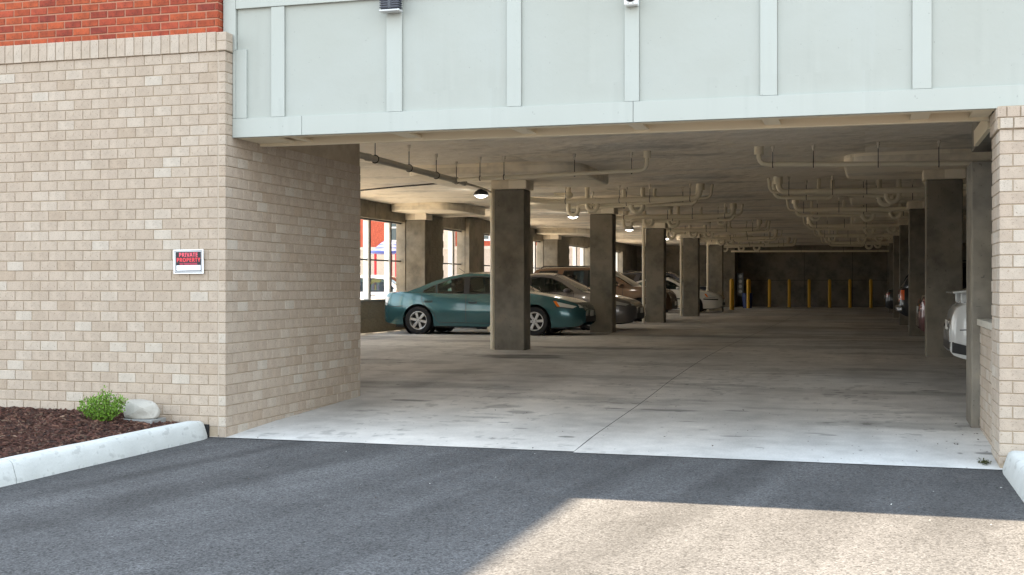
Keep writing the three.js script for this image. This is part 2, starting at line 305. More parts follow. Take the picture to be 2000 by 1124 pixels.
{ // the tall block over the left bay and the roof, whose shadows fall on the drive
  const t = thing('apartment_building', 'tall red brick apartment block rising above the left of the garage', 'building', null, [0, 0, 0]);
  mesh('wall', [box(-12, -6.09, 4.95, 17.3, 10.74, 62)], mat([0.42, 0.09, 0.045], 0.9, { map: T.red }), t);
  mesh('roof', box(-12.1, -6.05, 17.302, 17.42, 10.6, 62.1), M.cladTrim, t);
}
{
  const t = thing('brick_pier', 'pale speckled brick pier at the right of the garage entrance', 'brick pier', null, [0, 0, 0]);
  mesh('mortar', box(XR + 0.007, 4.2, 0, 2.93, D0 + 0.007, D0 + 0.63), M.mortar, t);
  const pick = () => { const n = rnd(); return n < 0.35 ? 3 : n < 0.6 ? 1 : n < 0.72 ? 4 : n < 0.9 ? 0 : 6; };
  layBricks(t, courses(XR, 1.9, 0.06, 2.74, CL, CH, XR + 0.1, pick), 'front', D0, M.beige, 0.03, 300);
  layBricks(t, courses(D0 + 0.002, D0 + 0.64, 0.04, 2.74, CL, CH, D0 + 0.1, pick), 'left', XR, M.beige, 0.03, 300);
  mesh('band_core', box(XR - 0.014, 4.2, 2.742, 2.926, D0 - 0.006, D0 + 0.6), M.mortar, t);
  layBricks(t, courses(XR - 0.018, 1.9, 2.742, 2.926, 0.104, 0.0914, XR, pick).map(b => ({ ...b, out: 0.018 })), 'front', D0, M.beige, 0.03);
  layBricks(t, courses(D0 - 0.012, D0 + 0.6, 2.742, 2.926, CL, 0.0914, D0, pick).map(b => ({ ...b, out: 0.018 })), 'left', XR, M.beige, 0.03);
  // low wall behind the pier
  const w = thing('low_brick_wall', 'low beige brick wall with a stone cap between pier and concrete post', 'low wall', null, [0, 0, 0]);
  mesh('mortar', box(1.085, 1.28, 0, 1.09, 11.062, 12.56), M.mortar, w);
  layBricks(w, courses(11.062, 12.56, 0.0, 1.085, CL, CH, 11.1, pick), 'left', 1.078, M.beige, 0.02, 300);
  mesh('cap', rbox(1.05, 1.32, 1.092, 1.155, 11.064, 12.56, 0.006), mat([0.5, 0.46, 0.39], 0.85, { map: T.kerb }), w);
  const p = thing('concrete_post', 'scuffed concrete post at the end of the low brick wall', 'post', null, [1.28, floorY(12.8), 12.88]);
  mesh('shaft', rbox(-0.28, 0.3, -0.2, 2.74 - 0.13, -0.31, 0.31, 0.018), M.column, p);
  const l = thing('lintel_beam', 'painted beam above the concrete post and low brick wall', 'beam', null, [0, 0, 0]);
  mesh('beam', box(1.06, 1.5, 2.86, 3.5, 11.2, 13.3), M.columnPale, l); mesh('edge_strip', box(1.02, 1.058, 2.84, 2.99, 11.2, 12.55), M.soffit, l);
}

// ---------------------------------------------------------------- panelled band over the entrance
const batt = [[-5.54, -5.40], [-4.335, -4.18], [-3.15, -3.015], [-2.055, -1.926], [-0.869, -0.726], [0.377, 0.53], [1.55, 1.69]];
{
  const t = thing('panel_band', 'pale grey green panelled band with battens spanning the garage entrance', 'cladding', null, [0, 0, 0]);
  let x = -5.92;
  for (const [a, b] of batt) { mesh('panel', box(x + 0.002, a - 0.002, 3.12, 4.19, 10.582, 10.6), M.clad, t); mesh('batten', rbox(a, b, 3.118, 4.186, 10.556, 10.596, 0.003), M.cladTrim, t); x = b; }
  mesh('panel', box(x + 0.002, 4.1, 3.12, 4.19, 10.582, 10.6), M.clad, t);
  mesh('corner_board', rbox(-6.06, -5.925, 3.785, 4.98, 10.553, 10.6, 0.003), M.cladTrim, t);
  mesh('corner_board', rbox(-5.957, -5.925, 3.118, 3.783, 10.553, 10.6, 0.003), M.cladTrim, t);
  mesh('corner_board', rbox(-5.923, -5.808, 3.118, 3.79, 10.556, 10.59, 0.003), M.cladTrim, t);
  for (const [a, b] of [[-5.957, -5.212], [-5.208, -1.979], [-1.975, 1.3], [1.304, 4.1]]) mesh('fascia_board', rbox(a, b, 2.93, 3.115, 10.549, 10.6, 0.003), M.cladTrim, t);
  mesh('top_rail', rbox(-5.92, 4.1, 4.19, 4.36, 10.55, 10.6, 0.003), M.cladTrim, t);
  x = -5.92; for (const [a, b] of batt) { mesh('panel', box(x + 0.002, a - 0.002, 4.363, 4.85, 10.582, 10.6), M.clad, t); mesh('batten', rbox(a, b, 4.363, 4.85, 10.556, 10.596, 0.003), M.cladTrim, t); x = b; }
  mesh('panel', box(x + 0.002, 4.1, 4.363, 4.85, 10.582, 10.6), M.clad, t);
  mesh('coping', rbox(-6.06, 4.15, 4.855, 5.0, 10.545, 10.75, 0.004), M.cladTrim, t);
  mesh('backing', [box(-6.03, 7.3, 3.07, 4.85, 10.602, 11.17)], M.soffit, t);
  // soffit: outer board, trays between cross pieces, inner lip
  mesh('soffit_board', box(-5.957, 1.04, 2.932, 2.95, 10.602, 10.72), M.soffit, t);
  const cr = [[-5.957, -5.56], [-5.42, -5.36], ...batt.slice(1, 6), [0.86, 1.02]];
  for (const [a, b] of cr) mesh('soffit_cross_piece', box(a, b, 2.932, 2.95, 10.722, 11.1), M.soffit, t);
  mesh('soffit_lip', rbox(-5.957, 1.03, 2.905, 3.06, 11.102, 11.17, 0.004), M.soffit, t);
}
{ // the roof deck over the garage right of the tall block
  const t = thing('garage_roof', 'flat roof slab over the garage', 'roof', null, [0, 0, 0]);
  mesh('slab', box(-12.02, 7.4, 3.68, 3.86, 11.18, 66), M.columnPale, t); mesh('parapet', box(4.12, 7.4, 0, 5, 10.5, 10.6), M.clad, t);
}
{
  const t = thing('wall_light', 'dark louvred wall light on a batten above the entrance', 'wall light', null, [-4.26, 4.04, 10.5]);
  mesh('back_plate', rbox(-0.07, 0.07, 0.02, 0.36, 0.035, 0.056, 0.006), M.dark, t);
  mesh('housing', rbox(-0.09, 0.09, 0.022, 0.3, -0.055, 0.034, 0.012), mat([0.03, 0.035, 0.05], 0.4), t);
  for (let i = 0; i < 6; i++) { mesh('louvre', rbox(-0.098, -0.02, 0.035 + i * 0.022, 0.045 + i * 0.022, -0.064, 0.03, 0.003), mat([0.05, 0.055, 0.075], 0.35), t); mesh('louvre', rbox(0.02, 0.098, 0.035 + i * 0.022, 0.045 + i * 0.022, -0.064, 0.03, 0.003), mat([0.05, 0.055, 0.075], 0.35), t); }
  for (const x of [-0.012, 0.004]) mesh('rib', box(x, x + 0.008, 0.03, 0.17, -0.062, -0.055), mat([0.1, 0.11, 0.13], 0.4), t);
  mesh('bottom_rim', rbox(-0.1, 0.1, 0.0, 0.018, -0.066, 0.034, 0.005), mat([0.55, 0.56, 0.56], 0.4), t);
  const s = thing('security_camera', 'white boxed security camera on a batten above the entrance', 'camera', null, [-1.985, 3.955, 10.5]);
  mesh('housing', rbox(-0.062, 0.062, 0, 0.2, -0.03, 0.055, 0.016, 3), M.white, s);
  const dome = new THREE.SphereGeometry(0.05, 20, 12); dome.translate(0, 0.075, 0.028); mesh('dome', dome, mat([0.02, 0.02, 0.022], 0.12), s);
  for (const x of [-0.022, 0.022]) { const g = new THREE.CylinderGeometry(0.004, 0.004, 0.004, 10); g.rotateX(Math.PI / 2); g.translate(x, 0.016, 0.031); mesh('screw', g, M.dark, s); }
}
{ // sign
  const cv = document.createElement('canvas'); cv.width = 1024; cv.height = 720; const c = cv.getContext('2d');
  c.fillStyle = '#f2f3f4'; c.fillRect(0, 0, 1024, 720); c.fillStyle = '#10131f'; c.fillRect(40, 34, 944, 652); c.fillStyle = '#eef0f2'; c.fillRect(60, 54, 904, 612); c.fillStyle = '#12141f'; c.fillRect(74, 68, 876, 584);
  c.fillStyle = '#f4f6f8'; c.fillRect(100, 470, 824, 152);
  c.textAlign = 'center'; c.textBaseline = 'middle'; c.fillStyle = '#f3566a'; c.font = 'bold 168px sans-serif'; c.fillText('PRIVATE', 512, 160, 660); c.fillStyle = '#ef3a48'; c.fillText('PROPERTY', 512, 312, 840); c.fillStyle = '#e0355a'; c.font = 'bold 74px sans-serif'; c.fillText('NO TRESPASSING', 512, 428, 830);
  const tx = new THREE.CanvasTexture(cv); tx.colorSpace = THREE.SRGBColorSpace;
  const t = thing('private_property_sign', 'black, red and white private property sign on the beige brick wall', 'sign', null, [-6.354, 1.714, D0 - 0.018]);
  const g = new THREE.PlaneGeometry(0.338, 0.238, 12, 8), p = g.attributes.position; for (let i = 0; i < p.count; i++) p.setZ(i, 0.006 * Math.sin(p.getX(i) * 9 + 0.6) + 0.006 * Math.abs(p.getX(i) * 5) * (p.getY(i) > 0 ? 1 : 0.6)); g.computeVertexNormals();
  const o = mesh('face', g, mat([1, 1, 1], 0.45, { map: tx }), t); o.rotation.z = 0.008;
  const b = g.clone(); b.translate(0, 0, -0.0015); mesh('backing', b, M.white, t).rotation.z = 0.008;
  for (const [x, y] of [[0.01, -0.075], [-0.15, 0.1], [0.15, 0.1], [-0.152, -0.098]]) { const s = new THREE.SphereGeometry(0.0045, 8, 6); s.scale(1, 1, 0.5); s.translate(x, y, 0.012); mesh('screw', s, M.steel, t); }
}

// ---------------------------------------------------------------- kerbs, mulch bed, shrub, rock
function kerbGeo(d0, d1, x, dir, endRound) { // face at x, body goes to x + dir * width
  const pr = [[0, -0.06], [0.0, 0.02], [0.03, 0.12], [0.042, 0.15], [0.062, 0.166], [0.09, 0.172], [0.17, 0.17], [0.19, 0.16], [0.195, 0.12], [0.2, -0.06]];
  const ds = range(d0, d1, 0.12), pos = [], uv = [], idx = [];
  ds.forEach((d, j) => pr.forEach(([a, y], i) => { const e = endRound ? Math.max(0, 1 - (endRound > 0 ? d1 - d : d - d0) / 0.13) : 0, n = 0.005 * (fbm(d * 3, i * 0.7, 3, 140) - 0.5); pos.push(x + dir * (a + n + 0.05 * e * e), y + 0.004 * (vnoise(d * 5, i, 141) - 0.5) - (y > 0.1 ? 0.03 * e * e : 0) + 0.004, -d); uv.push(d, a + y); }));
  const n = pr.length; for (let j = 0; j < ds.length - 1; j++) for (let i = 0; i < n - 1; i++) { const a = j * n + i; idx.push(a, a + 1, a + n + 1, a, a + n + 1, a + n); }
  for (const j of [0, ds.length - 1]) for (let i = 1; i < n - 1; i++) idx.push(j * n, j * n + i, j * n + i + 1);
  const g = new THREE.BufferGeometry(); g.setAttribute('position', new THREE.Float32BufferAttribute(pos, 3)); g.setAttribute('uv', new THREE.Float32BufferAttribute(uv, 2)); g.setIndex(idx); const q = g.toNonIndexed(); q.computeVertexNormals(); return toCreasedNormals(q, 0.7);
}
{
  const t = thing('kerb', 'pale rounded concrete kerb edging the mulch bed', 'kerb', null, [0, 0, 0]);
  for (const [a, b, e] of [[7.6, 10.4, 1], [4.55, 7.592, 0], [1.5, 4.542, 0]]) mesh('kerb_stone', kerbGeo(a, b, -6.1, -1, e), M.kerb, t);
  mesh('joint_filler', box(-6.28, -6.135, 0, 0.125, 10.402, 10.416), M.black, t);
  const u = thing('kerb', 'pale rounded concrete kerb ending at the right brick pier', 'kerb', null, [0, 0, 0]);
  for (const [a, b, e] of [[7.4, 10.36, 1], [4.4, 7.392, 0]]) mesh('kerb_stone', kerbGeo(a, b, 1.045, 1, e), M.kerb, u);
  structure('planting_bed', sheet(range(1.23, 5, 0.4), range(3, 10.42, 0.4), (x, d) => 0.13 + 0.03 * fbm(x * 2, d * 2, 3, 150)), mat([0.07, 0.035, 0.025], 1));
}
const bedY = (x, d) => 0.12 + 0.05 * sstep(6.2, 7.2, -x) + 0.05 * (fbm(x * 1.8, d * 1.8, 3, 151) - 0.5) + 0.045 * sstep(9.2, 10.4, d) * sstep(6.4, 7.4, -x);
structure('mulch_bed', sheet(range(-14, -6.28, 0.1), range(3, 10.43, 0.1), bedY), mat([0.055, 0.026, 0.02], 1, { bumpMap: T.rough, bumpScale: 0.02 }));
{
  const g = new THREE.BoxGeometry(1, 0.22, 0.3, 2, 1, 1), p = g.attributes.position; for (let i = 0; i < p.count; i++) if (Math.abs(p.getX(i)) < 0.1) p.setY(i, p.getY(i) + 0.12); g.computeVertexNormals();
  const n = 26000, im = new THREE.InstancedMesh(g, mat([1, 1, 1], 0.95, { bumpMap: T.grain, bumpScale: 0.1 }), n), o = new THREE.Object3D(), c = new THREE.Color();
  for (let i = 0; i < n; i++) {
    const d = R(6.6, 10.41), x = -6.29 - Math.pow(rnd(), 1.15) * (0.83 * d - 6.29 + 1.2); o.position.set(Math.min(x, -6.28), bedY(x, d) + R(-0.004, 0.016), -d); o.rotation.set(R(-0.5, 0.5), R(0, 6.28), R(-0.5, 0.5)); const s = R(0.018, 0.06) * (rnd() < 0.1 ? 1.5 : 1); o.scale.set(s, R(0.5, 1.3) * s * 0.6, s * R(0.6, 1.1)); o.updateMatrix(); im.setMatrixAt(i, o.matrix);
    const k = R(0.3, 1.6), q = rnd(); if (q < 0.1) c.setRGB(0.44 * k, 0.28 * k, 0.19 * k); else if (q < 0.3) c.setRGB(0.34 * k, 0.165 * k, 0.105 * k); else c.setRGB(0.205 * k, 0.083 * k, 0.056 * k); im.setColorAt(i, c);
  }
  im.castShadow = im.receiveShadow = true; stuff('bark_mulch', im, 'reddish brown shredded bark mulch covering the planting bed', 'mulch');
}
{
  const cx = -6.98, cd = 9.9, by = bedY(cx, cd), t = thing('shrub', 'small bright green leafy shrub growing in the bark mulch', 'shrub', null, [cx, by, cd]);
  const leaf = new THREE.BufferGeometry(); leaf.setAttribute('position', new THREE.Float32BufferAttribute([0, 0, 0, 0.32, 0.45, 0.06, 0, 0.5, 0.0, -0.32, 0.45, 0.06, 0, 1, -0.08], 3)); leaf.setIndex([0, 1, 2, 0, 2, 3, 1, 4, 2, 2, 4, 3]); leaf.computeVertexNormals();
  leaf.setAttribute('uv', new THREE.Float32BufferAttribute([0, 0, 1, 0, 0.5, 0.5, 0, 1, 1, 1], 2));
  const stems = [], spots = [], o = new THREE.Object3D(), c = new THREE.Color();
  for (let s = 0; s < 64; s++) {
    const a = R(0, 6.28), spread = Math.sqrt(rnd()), h = R(0.17, 0.32) * (1 - 0.35 * spread * spread) + (rnd() < 0.1 ? 0.03 : 0), ex = 0.235 * spread * Math.cos(a), ez = 0.18 * spread * Math.sin(a);
    const cu = new THREE.QuadraticBezierCurve3(new THREE.Vector3(ex * 0.15, 0, ez * 0.15), new THREE.Vector3(ex * 0.8, h * 0.45, ez * 0.8), new THREE.Vector3(ex, h, ez)); stems.push(new THREE.TubeGeometry(cu, 4, 0.0018, 4));
    for (let k = 0; k < 48; k++) { const q = cu.getPoint(Math.pow(R(0.03, 1), 0.75)); spots.push([q.x + R(-0.02, 0.02), q.y + R(-0.012, 0.014), q.z + R(-0.02, 0.02)]); }
  }
  mesh('stems', stems, mat([0.09, 0.06, 0.03], 0.9), t);
  const im = new THREE.InstancedMesh(leaf, phys([1, 1, 1], 0.6, { transmission: 0.25, side: THREE.DoubleSide }), spots.length);
  spots.forEach((q, i) => { o.position.set(...q); o.rotation.set(R(-1.1, 0.9), R(0, 6.28), R(-0.8, 0.8)); const s = R(0.015, 0.027); o.scale.set(s, s, s); o.updateMatrix(); im.setMatrixAt(i, o.matrix); const k = R(0.6, 1.3); c.setRGB(0.15 * k, 0.30 * k, 0.018 * k); im.setColorAt(i, c); });
  im.name = 'foliage'; im.userData.kind = 'stuff'; im.castShadow = im.receiveShadow = true; t.add(im);
}
{
  const cx = -6.76, cd = 10.2, by = bedY(cx, cd), t = thing('decorative_rock', 'smooth grey rock resting on a small slab by the brick wall', 'rock', null, [cx, by + 0.035, cd]);
  const g = new THREE.IcosahedronGeometry(1, 5), p = g.attributes.position, v = new THREE.Vector3();
  for (let i = 0; i < p.count; i++) { v.fromBufferAttribute(p, i); for (const [a, b, c, q] of [[0.5, 0.75, 0.45, 0.72], [-0.75, 0.5, 0.4, 0.78], [0.85, 0.2, 0.5, 0.82], [-0.2, 0.35, 0.92, 0.8], [0.1, 0.98, 0.1, 0.74], [-0.9, -0.1, 0.4, 0.86], [0.35, -0.1, 0.93, 0.84]]) { const e = v.x * a + v.y * b + v.z * c; if (e > q) v.addScaledVector(new THREE.Vector3(a, b, c), (q - e) * 0.88); } const n = 1 + 0.22 * (fbm(v.x * 1.3 + 5, v.y * 1.3 + v.z, 3, 160) - 0.5) + 0.07 * (fbm(v.x * 5 + 5, v.y * 5 + v.z * 4, 3, 161) - 0.5); v.multiplyScalar(n); let y = v.y; if (y < -0.45) y = -0.45 + (y + 0.45) * 0.15; if (y > 0.5) y = 0.5 + (y - 0.5) * 0.55; p.setXYZ(i, v.x * 0.205 + (v.y > 0 ? -0.04 * v.y : 0), (y + 0.5) * 0.15, v.z * 0.12); }
  g.computeVertexNormals(); mesh('rock', uvm(g), mat([0.42, 0.40, 0.36], 0.85, { map: T.kerb, bumpMap: T.rough, bumpScale: 0.006 }), t);
  const s = thing('stone_slab', 'flat grey slab under the decorative rock in the mulch', 'slab', null, [cx, by - 0.02, cd]);
  mesh('slab', rbox(-0.2, 0.2, 0, 0.055, -0.12, 0.13, 0.008), mat([0.36, 0.355, 0.33], 0.9, { map: T.concrete }), s);
}
{ // leaves and grit blown against the right jamb and along the edge
  const lg = new THREE.PlaneGeometry(1, 0.6, 2, 1), p = lg.attributes.position; for (let i = 0; i < p.count; i++) if (Math.abs(p.getX(i)) < 0.1) p.setZ(i, 0.18); lg.computeVertexNormals();
  const n = 300, im = new THREE.InstancedMesh(lg, mat([1, 1, 1], 0.95, { side: THREE.DoubleSide }), n), o = new THREE.Object3D(), c = new THREE.Color();
  for (let i = 0; i < n; i++) {
    let x, d, s, y; const q = i / n;
    if (q < 0.5) { x = 0.95 + 0.06 * R(-1, 1) * rnd(); d = 10.62 + 0.13 * R(-1, 1) * rnd(); s = R(0.01, 0.022); y = floorY(d) + R(0, 0.02); }
    else if (q < 0.56) { x = R(0.7, 1.02); d = R(11, 13.5); s = R(0.01, 0.03); y = floorY(d) + 0.006; }
    else if (q < 0.8) { x = R(-5.95, 0.9); d = 10.4 + Math.abs(R(-1, 1) * R(0, 1)) * 6; s = R(0.006, 0.02); y = floorY(d) + 0.006; }
    else { x = R(-6, 1); d = R(7.5, 10.4); s = R(0.005, 0.014); y = 0.006; }
    o.position.set(x, y, -d); o.rotation.set(-Math.PI / 2 + R(-0.4, 0.4), R(-0.4, 0.4), R(0, 6.28)); o.scale.setScalar(s); o.updateMatrix(); im.setMatrixAt(i, o.matrix);
    const k = R(0.5, 1.2); if (q < 0.5) c.setRGB(0.06 * k, 0.065 * k, 0.02 * k); else if (q >= 0.8 && rnd() < 0.5) c.setRGB(0.5, 0.5, 0.48); else c.setRGB(0.07 * k, 0.045 * k, 0.03 * k); im.setColorAt(i, c);
  }
  im.castShadow = im.receiveShadow = true; stuff('leaf_litter', im, 'dry leaf scraps and grit on the slab and drive', 'leaf litter');
}
// ---------------------------------------------------------------- garage shell
const CY = 3.525;                                // underside of the slab
{
  const wob = (x, d) => 0.045 * (fbm(x * 0.9, d * 1.7, 4, 201) - 0.5) + 0.05 * Math.pow(fbm(x * 0.35 + 3, d * 0.35, 3, 202), 3) * sstep(-5.5, -8.5, x) * (fbm(x * 2.2, d * 2.2, 3, 203) - 0.5) * 4;
  const g = sheet(range(-12, 7.4, 0.16), range(11.15, 66, 0.16), (x, d) => CY + wob(x, d)); g.index.array.reverse?.(); g.computeVertexNormals();
  structure('ceiling', g, M.ceiling);
}
const padGeo = (hx, hd) => { // a thickened slab pad with rounded plan corners and uneven sprayed edges
  const sh = new THREE.Shape(), q = 0.55; sh.moveTo(-hx + q, -hd); sh.lineTo(hx - q, -hd); sh.quadraticCurveTo(hx, -hd, hx, -hd + q); sh.lineTo(hx, hd - q); sh.quadraticCurveTo(hx, hd, hx - q, hd); sh.lineTo(-hx + q, hd); sh.quadraticCurveTo(-hx, hd, -hx, hd - q); sh.lineTo(-hx, -hd + q); sh.quadraticCurveTo(-hx, -hd, -hx + q, -hd);
  const g = new THREE.ExtrudeGeometry(sh, { depth: 0.17, bevelEnabled: true, bevelSize: 0.05, bevelThickness: 0.035, bevelSegments: 3, curveSegments: 10 }); g.rotateX(-Math.PI / 2); g.translate(0, -0.085, 0); const p = g.attributes.position;
  for (let i = 0; i < p.count; i++) { const x = p.getX(i), z = p.getZ(i), e = 1 + 0.02 * (fbm(x * 1.7 + 9, z * 1.7, 2, 210) - 0.5); p.setXYZ(i, x * e, p.getY(i) + 0.012 * (fbm(x * 2 + 7, z * 2, 3, 211) - 0.5), z * e); }
  g.computeVertexNormals(); return uvm(toCreasedNormals(g, 0.9));
};
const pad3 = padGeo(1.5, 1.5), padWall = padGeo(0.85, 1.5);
const ROW = [20.6, 28.4, 36.1, 43.9, 51.6], ORD = ['first', 'second', 'third', 'fourth', 'fifth', 'sixth'];
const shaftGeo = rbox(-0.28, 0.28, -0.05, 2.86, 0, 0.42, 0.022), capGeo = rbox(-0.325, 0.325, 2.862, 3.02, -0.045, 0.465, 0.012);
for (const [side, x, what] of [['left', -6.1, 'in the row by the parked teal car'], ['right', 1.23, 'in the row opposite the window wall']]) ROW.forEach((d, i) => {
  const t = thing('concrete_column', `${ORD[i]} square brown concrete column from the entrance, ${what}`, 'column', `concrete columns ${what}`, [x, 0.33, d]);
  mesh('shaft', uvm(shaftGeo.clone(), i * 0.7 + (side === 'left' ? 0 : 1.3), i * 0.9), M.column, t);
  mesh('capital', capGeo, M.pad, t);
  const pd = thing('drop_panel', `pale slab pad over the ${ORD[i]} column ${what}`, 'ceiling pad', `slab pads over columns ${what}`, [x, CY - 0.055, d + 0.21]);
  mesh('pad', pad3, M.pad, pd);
});
// wall on the window side: block piers, lintels, sills, columns
const OPEN = [[14, 19.8], [21.2, 29.28], [31.05, 34.15], [35.6, 39.9], [41.4, 43.28], [45.65, 51.2], [52.7, 58.6]];
{
  const t = thing('window_wall', 'grey block side wall with tall openings towards the courtyard', 'wall', null, [0, 0, 0]);
  let p = 10.6; for (const [a, b] of [...OPEN, [62.5, 62.5]]) { mesh('pier', box(-11.75, -11.5, 0, 3.56, p, a), M.columnPale, t); p = b; }
  for (const [a, b] of OPEN) {
    mesh('sill_core', box(-11.74, -11.512, 0, 1.08, a + 0.001, b - 0.001), M.blockMortar, t);
    for (let d = a, n = Math.round((b - a) / 1.9), s = (b - a) / n, k = 0; k < n; k++) mesh('lintel_panel', rbox(-11.752, -11.49 + (k % 2) * 0.004, 3.1, 3.56, d + k * s + 0.006, d + (k + 1) * s - 0.006, 0.006), M.columnPale, t);
  }
  const bl = new RoundedBoxGeometry(0.02, 0.192, 0.39, 1, 0.004), blocks = [];
  const lay = (x, d0, d1, y0, y1, q) => { for (let k = 0, y = y0; y < y1 - 0.1; y += 0.2, k++) for (let d = d0 - (k % 2) * 0.2; d < d1 - 0.05; d += 0.4) { const a = Math.max(d, d0), b = Math.min(d + 0.4, d1); if (b - a < 0.09) continue; const o = mesh('block', bl, M.block, q); o.scale.z = (b - a - 0.008) / 0.39; o.position.set(x, y + 0.1, -(a + b) / 2); o.position.x += R(-0.001, 0.002); } };
  lay(-11.51, 24.0, 29.27, 0.28, 1.08, t);
  for (const [d, i] of [[29.752, 0], [43.752, 1]]) {
    const c = thing('block_panel', `dark concrete block panel beside the ${i ? 'far' : 'near'} wall column`, 'block wall', null, [0, 0, 0]);
    mesh('core', box(-11.498, -11.08, 0.3, 3.45, d, d + 1.28 + i * 0.6), M.blockMortar, c); lay(-11.07, d + 0.002, d + 1.28 + i * 0.6, 0.28, 3.42, c);
    const w = thing('wall_column', `${i ? 'far' : 'near'} square concrete column against the window wall`, 'column', null, [-11.22, 0.33, d - 0.452]);
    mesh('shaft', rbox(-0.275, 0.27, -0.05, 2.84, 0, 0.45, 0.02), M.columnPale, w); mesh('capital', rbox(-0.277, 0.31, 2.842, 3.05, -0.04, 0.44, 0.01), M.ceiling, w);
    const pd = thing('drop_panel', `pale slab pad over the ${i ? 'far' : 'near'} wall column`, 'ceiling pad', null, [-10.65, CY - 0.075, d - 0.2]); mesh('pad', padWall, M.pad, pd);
  }
  for (const [a, b] of [[34.15, 35.6], [39.9, 41.4], [51.2, 52.7], [19.8, 21.2]]) mesh('pilaster', rbox(-11.498, -11.36, 0, 3.5, a + 0.01, b - 0.01, 0.012), M.column, t);
  OPEN.forEach(([a, b], i) => {
    const f = thing('window_frame', `white posts and thin dark rails filling the ${['first', 'second, widest', 'narrow third', 'fourth', 'short fifth', 'sixth', 'last'][i]} courtyard opening`, 'window frame', 'frames of the courtyard openings', [0, 0, 0]);
    mesh('sill', rbox(-11.78, -11.47, 1.082, 1.125, a + 0.005, b - 0.005, 0.006), mat([0.22, 0.22, 0.21], 0.5, { metalness: 0.4 }), f);
    mesh('head', box(-11.66, -11.6, 3.06, 3.098, a + 0.005, b - 0.005), M.dark, f);
    mesh('rail', box(-11.655, -11.615, 2.075, 2.11, a + 0.005, b - 0.005), M.dark, f);
    const n = Math.max(2, Math.round((b - a) / 1.36)), s = (b - a) / n;
    for (let k = 0; k < n; k++) { const d = b - 0.8 - k * s; if (d < a + 0.1) continue; mesh('post', rbox(-11.73, -11.585, 1.127, 3.058, d - 0.065, d + 0.05, 0.006), M.white, f); mesh('edge_strip', box(-11.582, -11.57, 1.127, 3.058, d + 0.03, d + 0.05), M.dark, f); }
  });
}
{
  const t = thing('back_wall', 'dark brown concrete end wall behind the yellow bollards', 'wall', null, [0, 0, 0]);
  const dk = M.column;
  for (const [a, b] of [[-6.4, -3.02], [-3.0, -0.62], [-0.6, 1.1]]) { mesh('wall_panel', box(a, b, 1.72, 3.6, 64, 64.2), dk, t); mesh('wall_panel', box(a, b, 0, 1.7, 63.99, 64.2), dk, t); }
  mesh('backing', box(-6.6, 1.3, -0.1, 3.62, 64.22, 64.5), M.black, t);
  mesh('side_return', [box(-6.6, -6.402, 0, 3.6, 62.3, 64.2), box(1.102, 1.3, 0, 3.6, 62.3, 64.2)], dk, t);
  const u = thing('end_wall', 'mottled tan concrete end wall of the parking bay', 'wall', null, [0, 0, 0]);
  for (const [a, b] of [[-11.75, -9.2], [-9.19, -6.602]]) mesh('wall_panel', box(a, b, 0, 3.6, 62.5, 62.7), M.column, u);
  const v = thing('side_wall', 'dark concrete side wall behind the right columns', 'wall', null, [0, 0, 0]);
  mesh('wall_panel', [box(7.2, 7.4, 0, 3.6, 10.62, 66), box(1.302, 7.4, 0, 3.6, 62.5, 62.7)], M.column, v);
  const w = thing('front_wall', 'inner face of the front wall beside the entrance', 'wall', null, [0, 0, 0]);
  mesh('wall_panel', [box(-12, -6.04, 0, 3.6, 10.64, 10.72), box(4.2, 7.3, 0, 3.6, 10.64, 10.72)], M.columnPale, w);
}
// ---------------------------------------------------------------- pipes under the ceiling
const hangerRing = (r) => new THREE.TorusGeometry(r * 1.12, 0.007, 6, 18);
function hanger(t, x, y, d, r, along, top = CY) {
  const o = new THREE.Group(); o.name = 'hanger'; t.add(o);
  const g = hangerRing(r); if (along === 'x') g.rotateY(Math.PI / 2); g.translate(x, y, -d); mesh('ring', g, M.hanger, o);
  mesh('rod', cyl(V(x, y + r, d), V(x, top, d), 0.006, 0.006, 6), M.hanger, o);
  const c = new THREE.CylinderGeometry(0.03, 0.008, 0.1, 8); c.translate(x, top - 0.045, -d); mesh('ceiling_cone', c, M.ceiling, o);
}
const coupling = (t, a, b, r, m) => mesh('coupling', cyl(a, b, r * 1.16, r * 1.16, 14), m, t);
function trap(t, x, y, d, dir, r = 0.04, s = 1) { // U bend hanging from the slab
  const w = 0.11 * s, pts = [V(x, CY, d), V(x, y, d)]; const g = [cyl(pts[0], pts[1], r, r, 10)];
  const c = new THREE.TorusGeometry(w, r, 10, 18, Math.PI); c.rotateZ(Math.PI); c.translate(x + dir * w, y, -d); g.push(c);
  g.push(bentTube([V(x + dir * 2 * w, y, d), V(x + dir * 2 * w, y + 0.07, d), V(x + dir * (2 * w + 0.3), y + 0.09, d)], r * 0.95, 0.06)); mesh('trap', g, M.pvc, t);
}
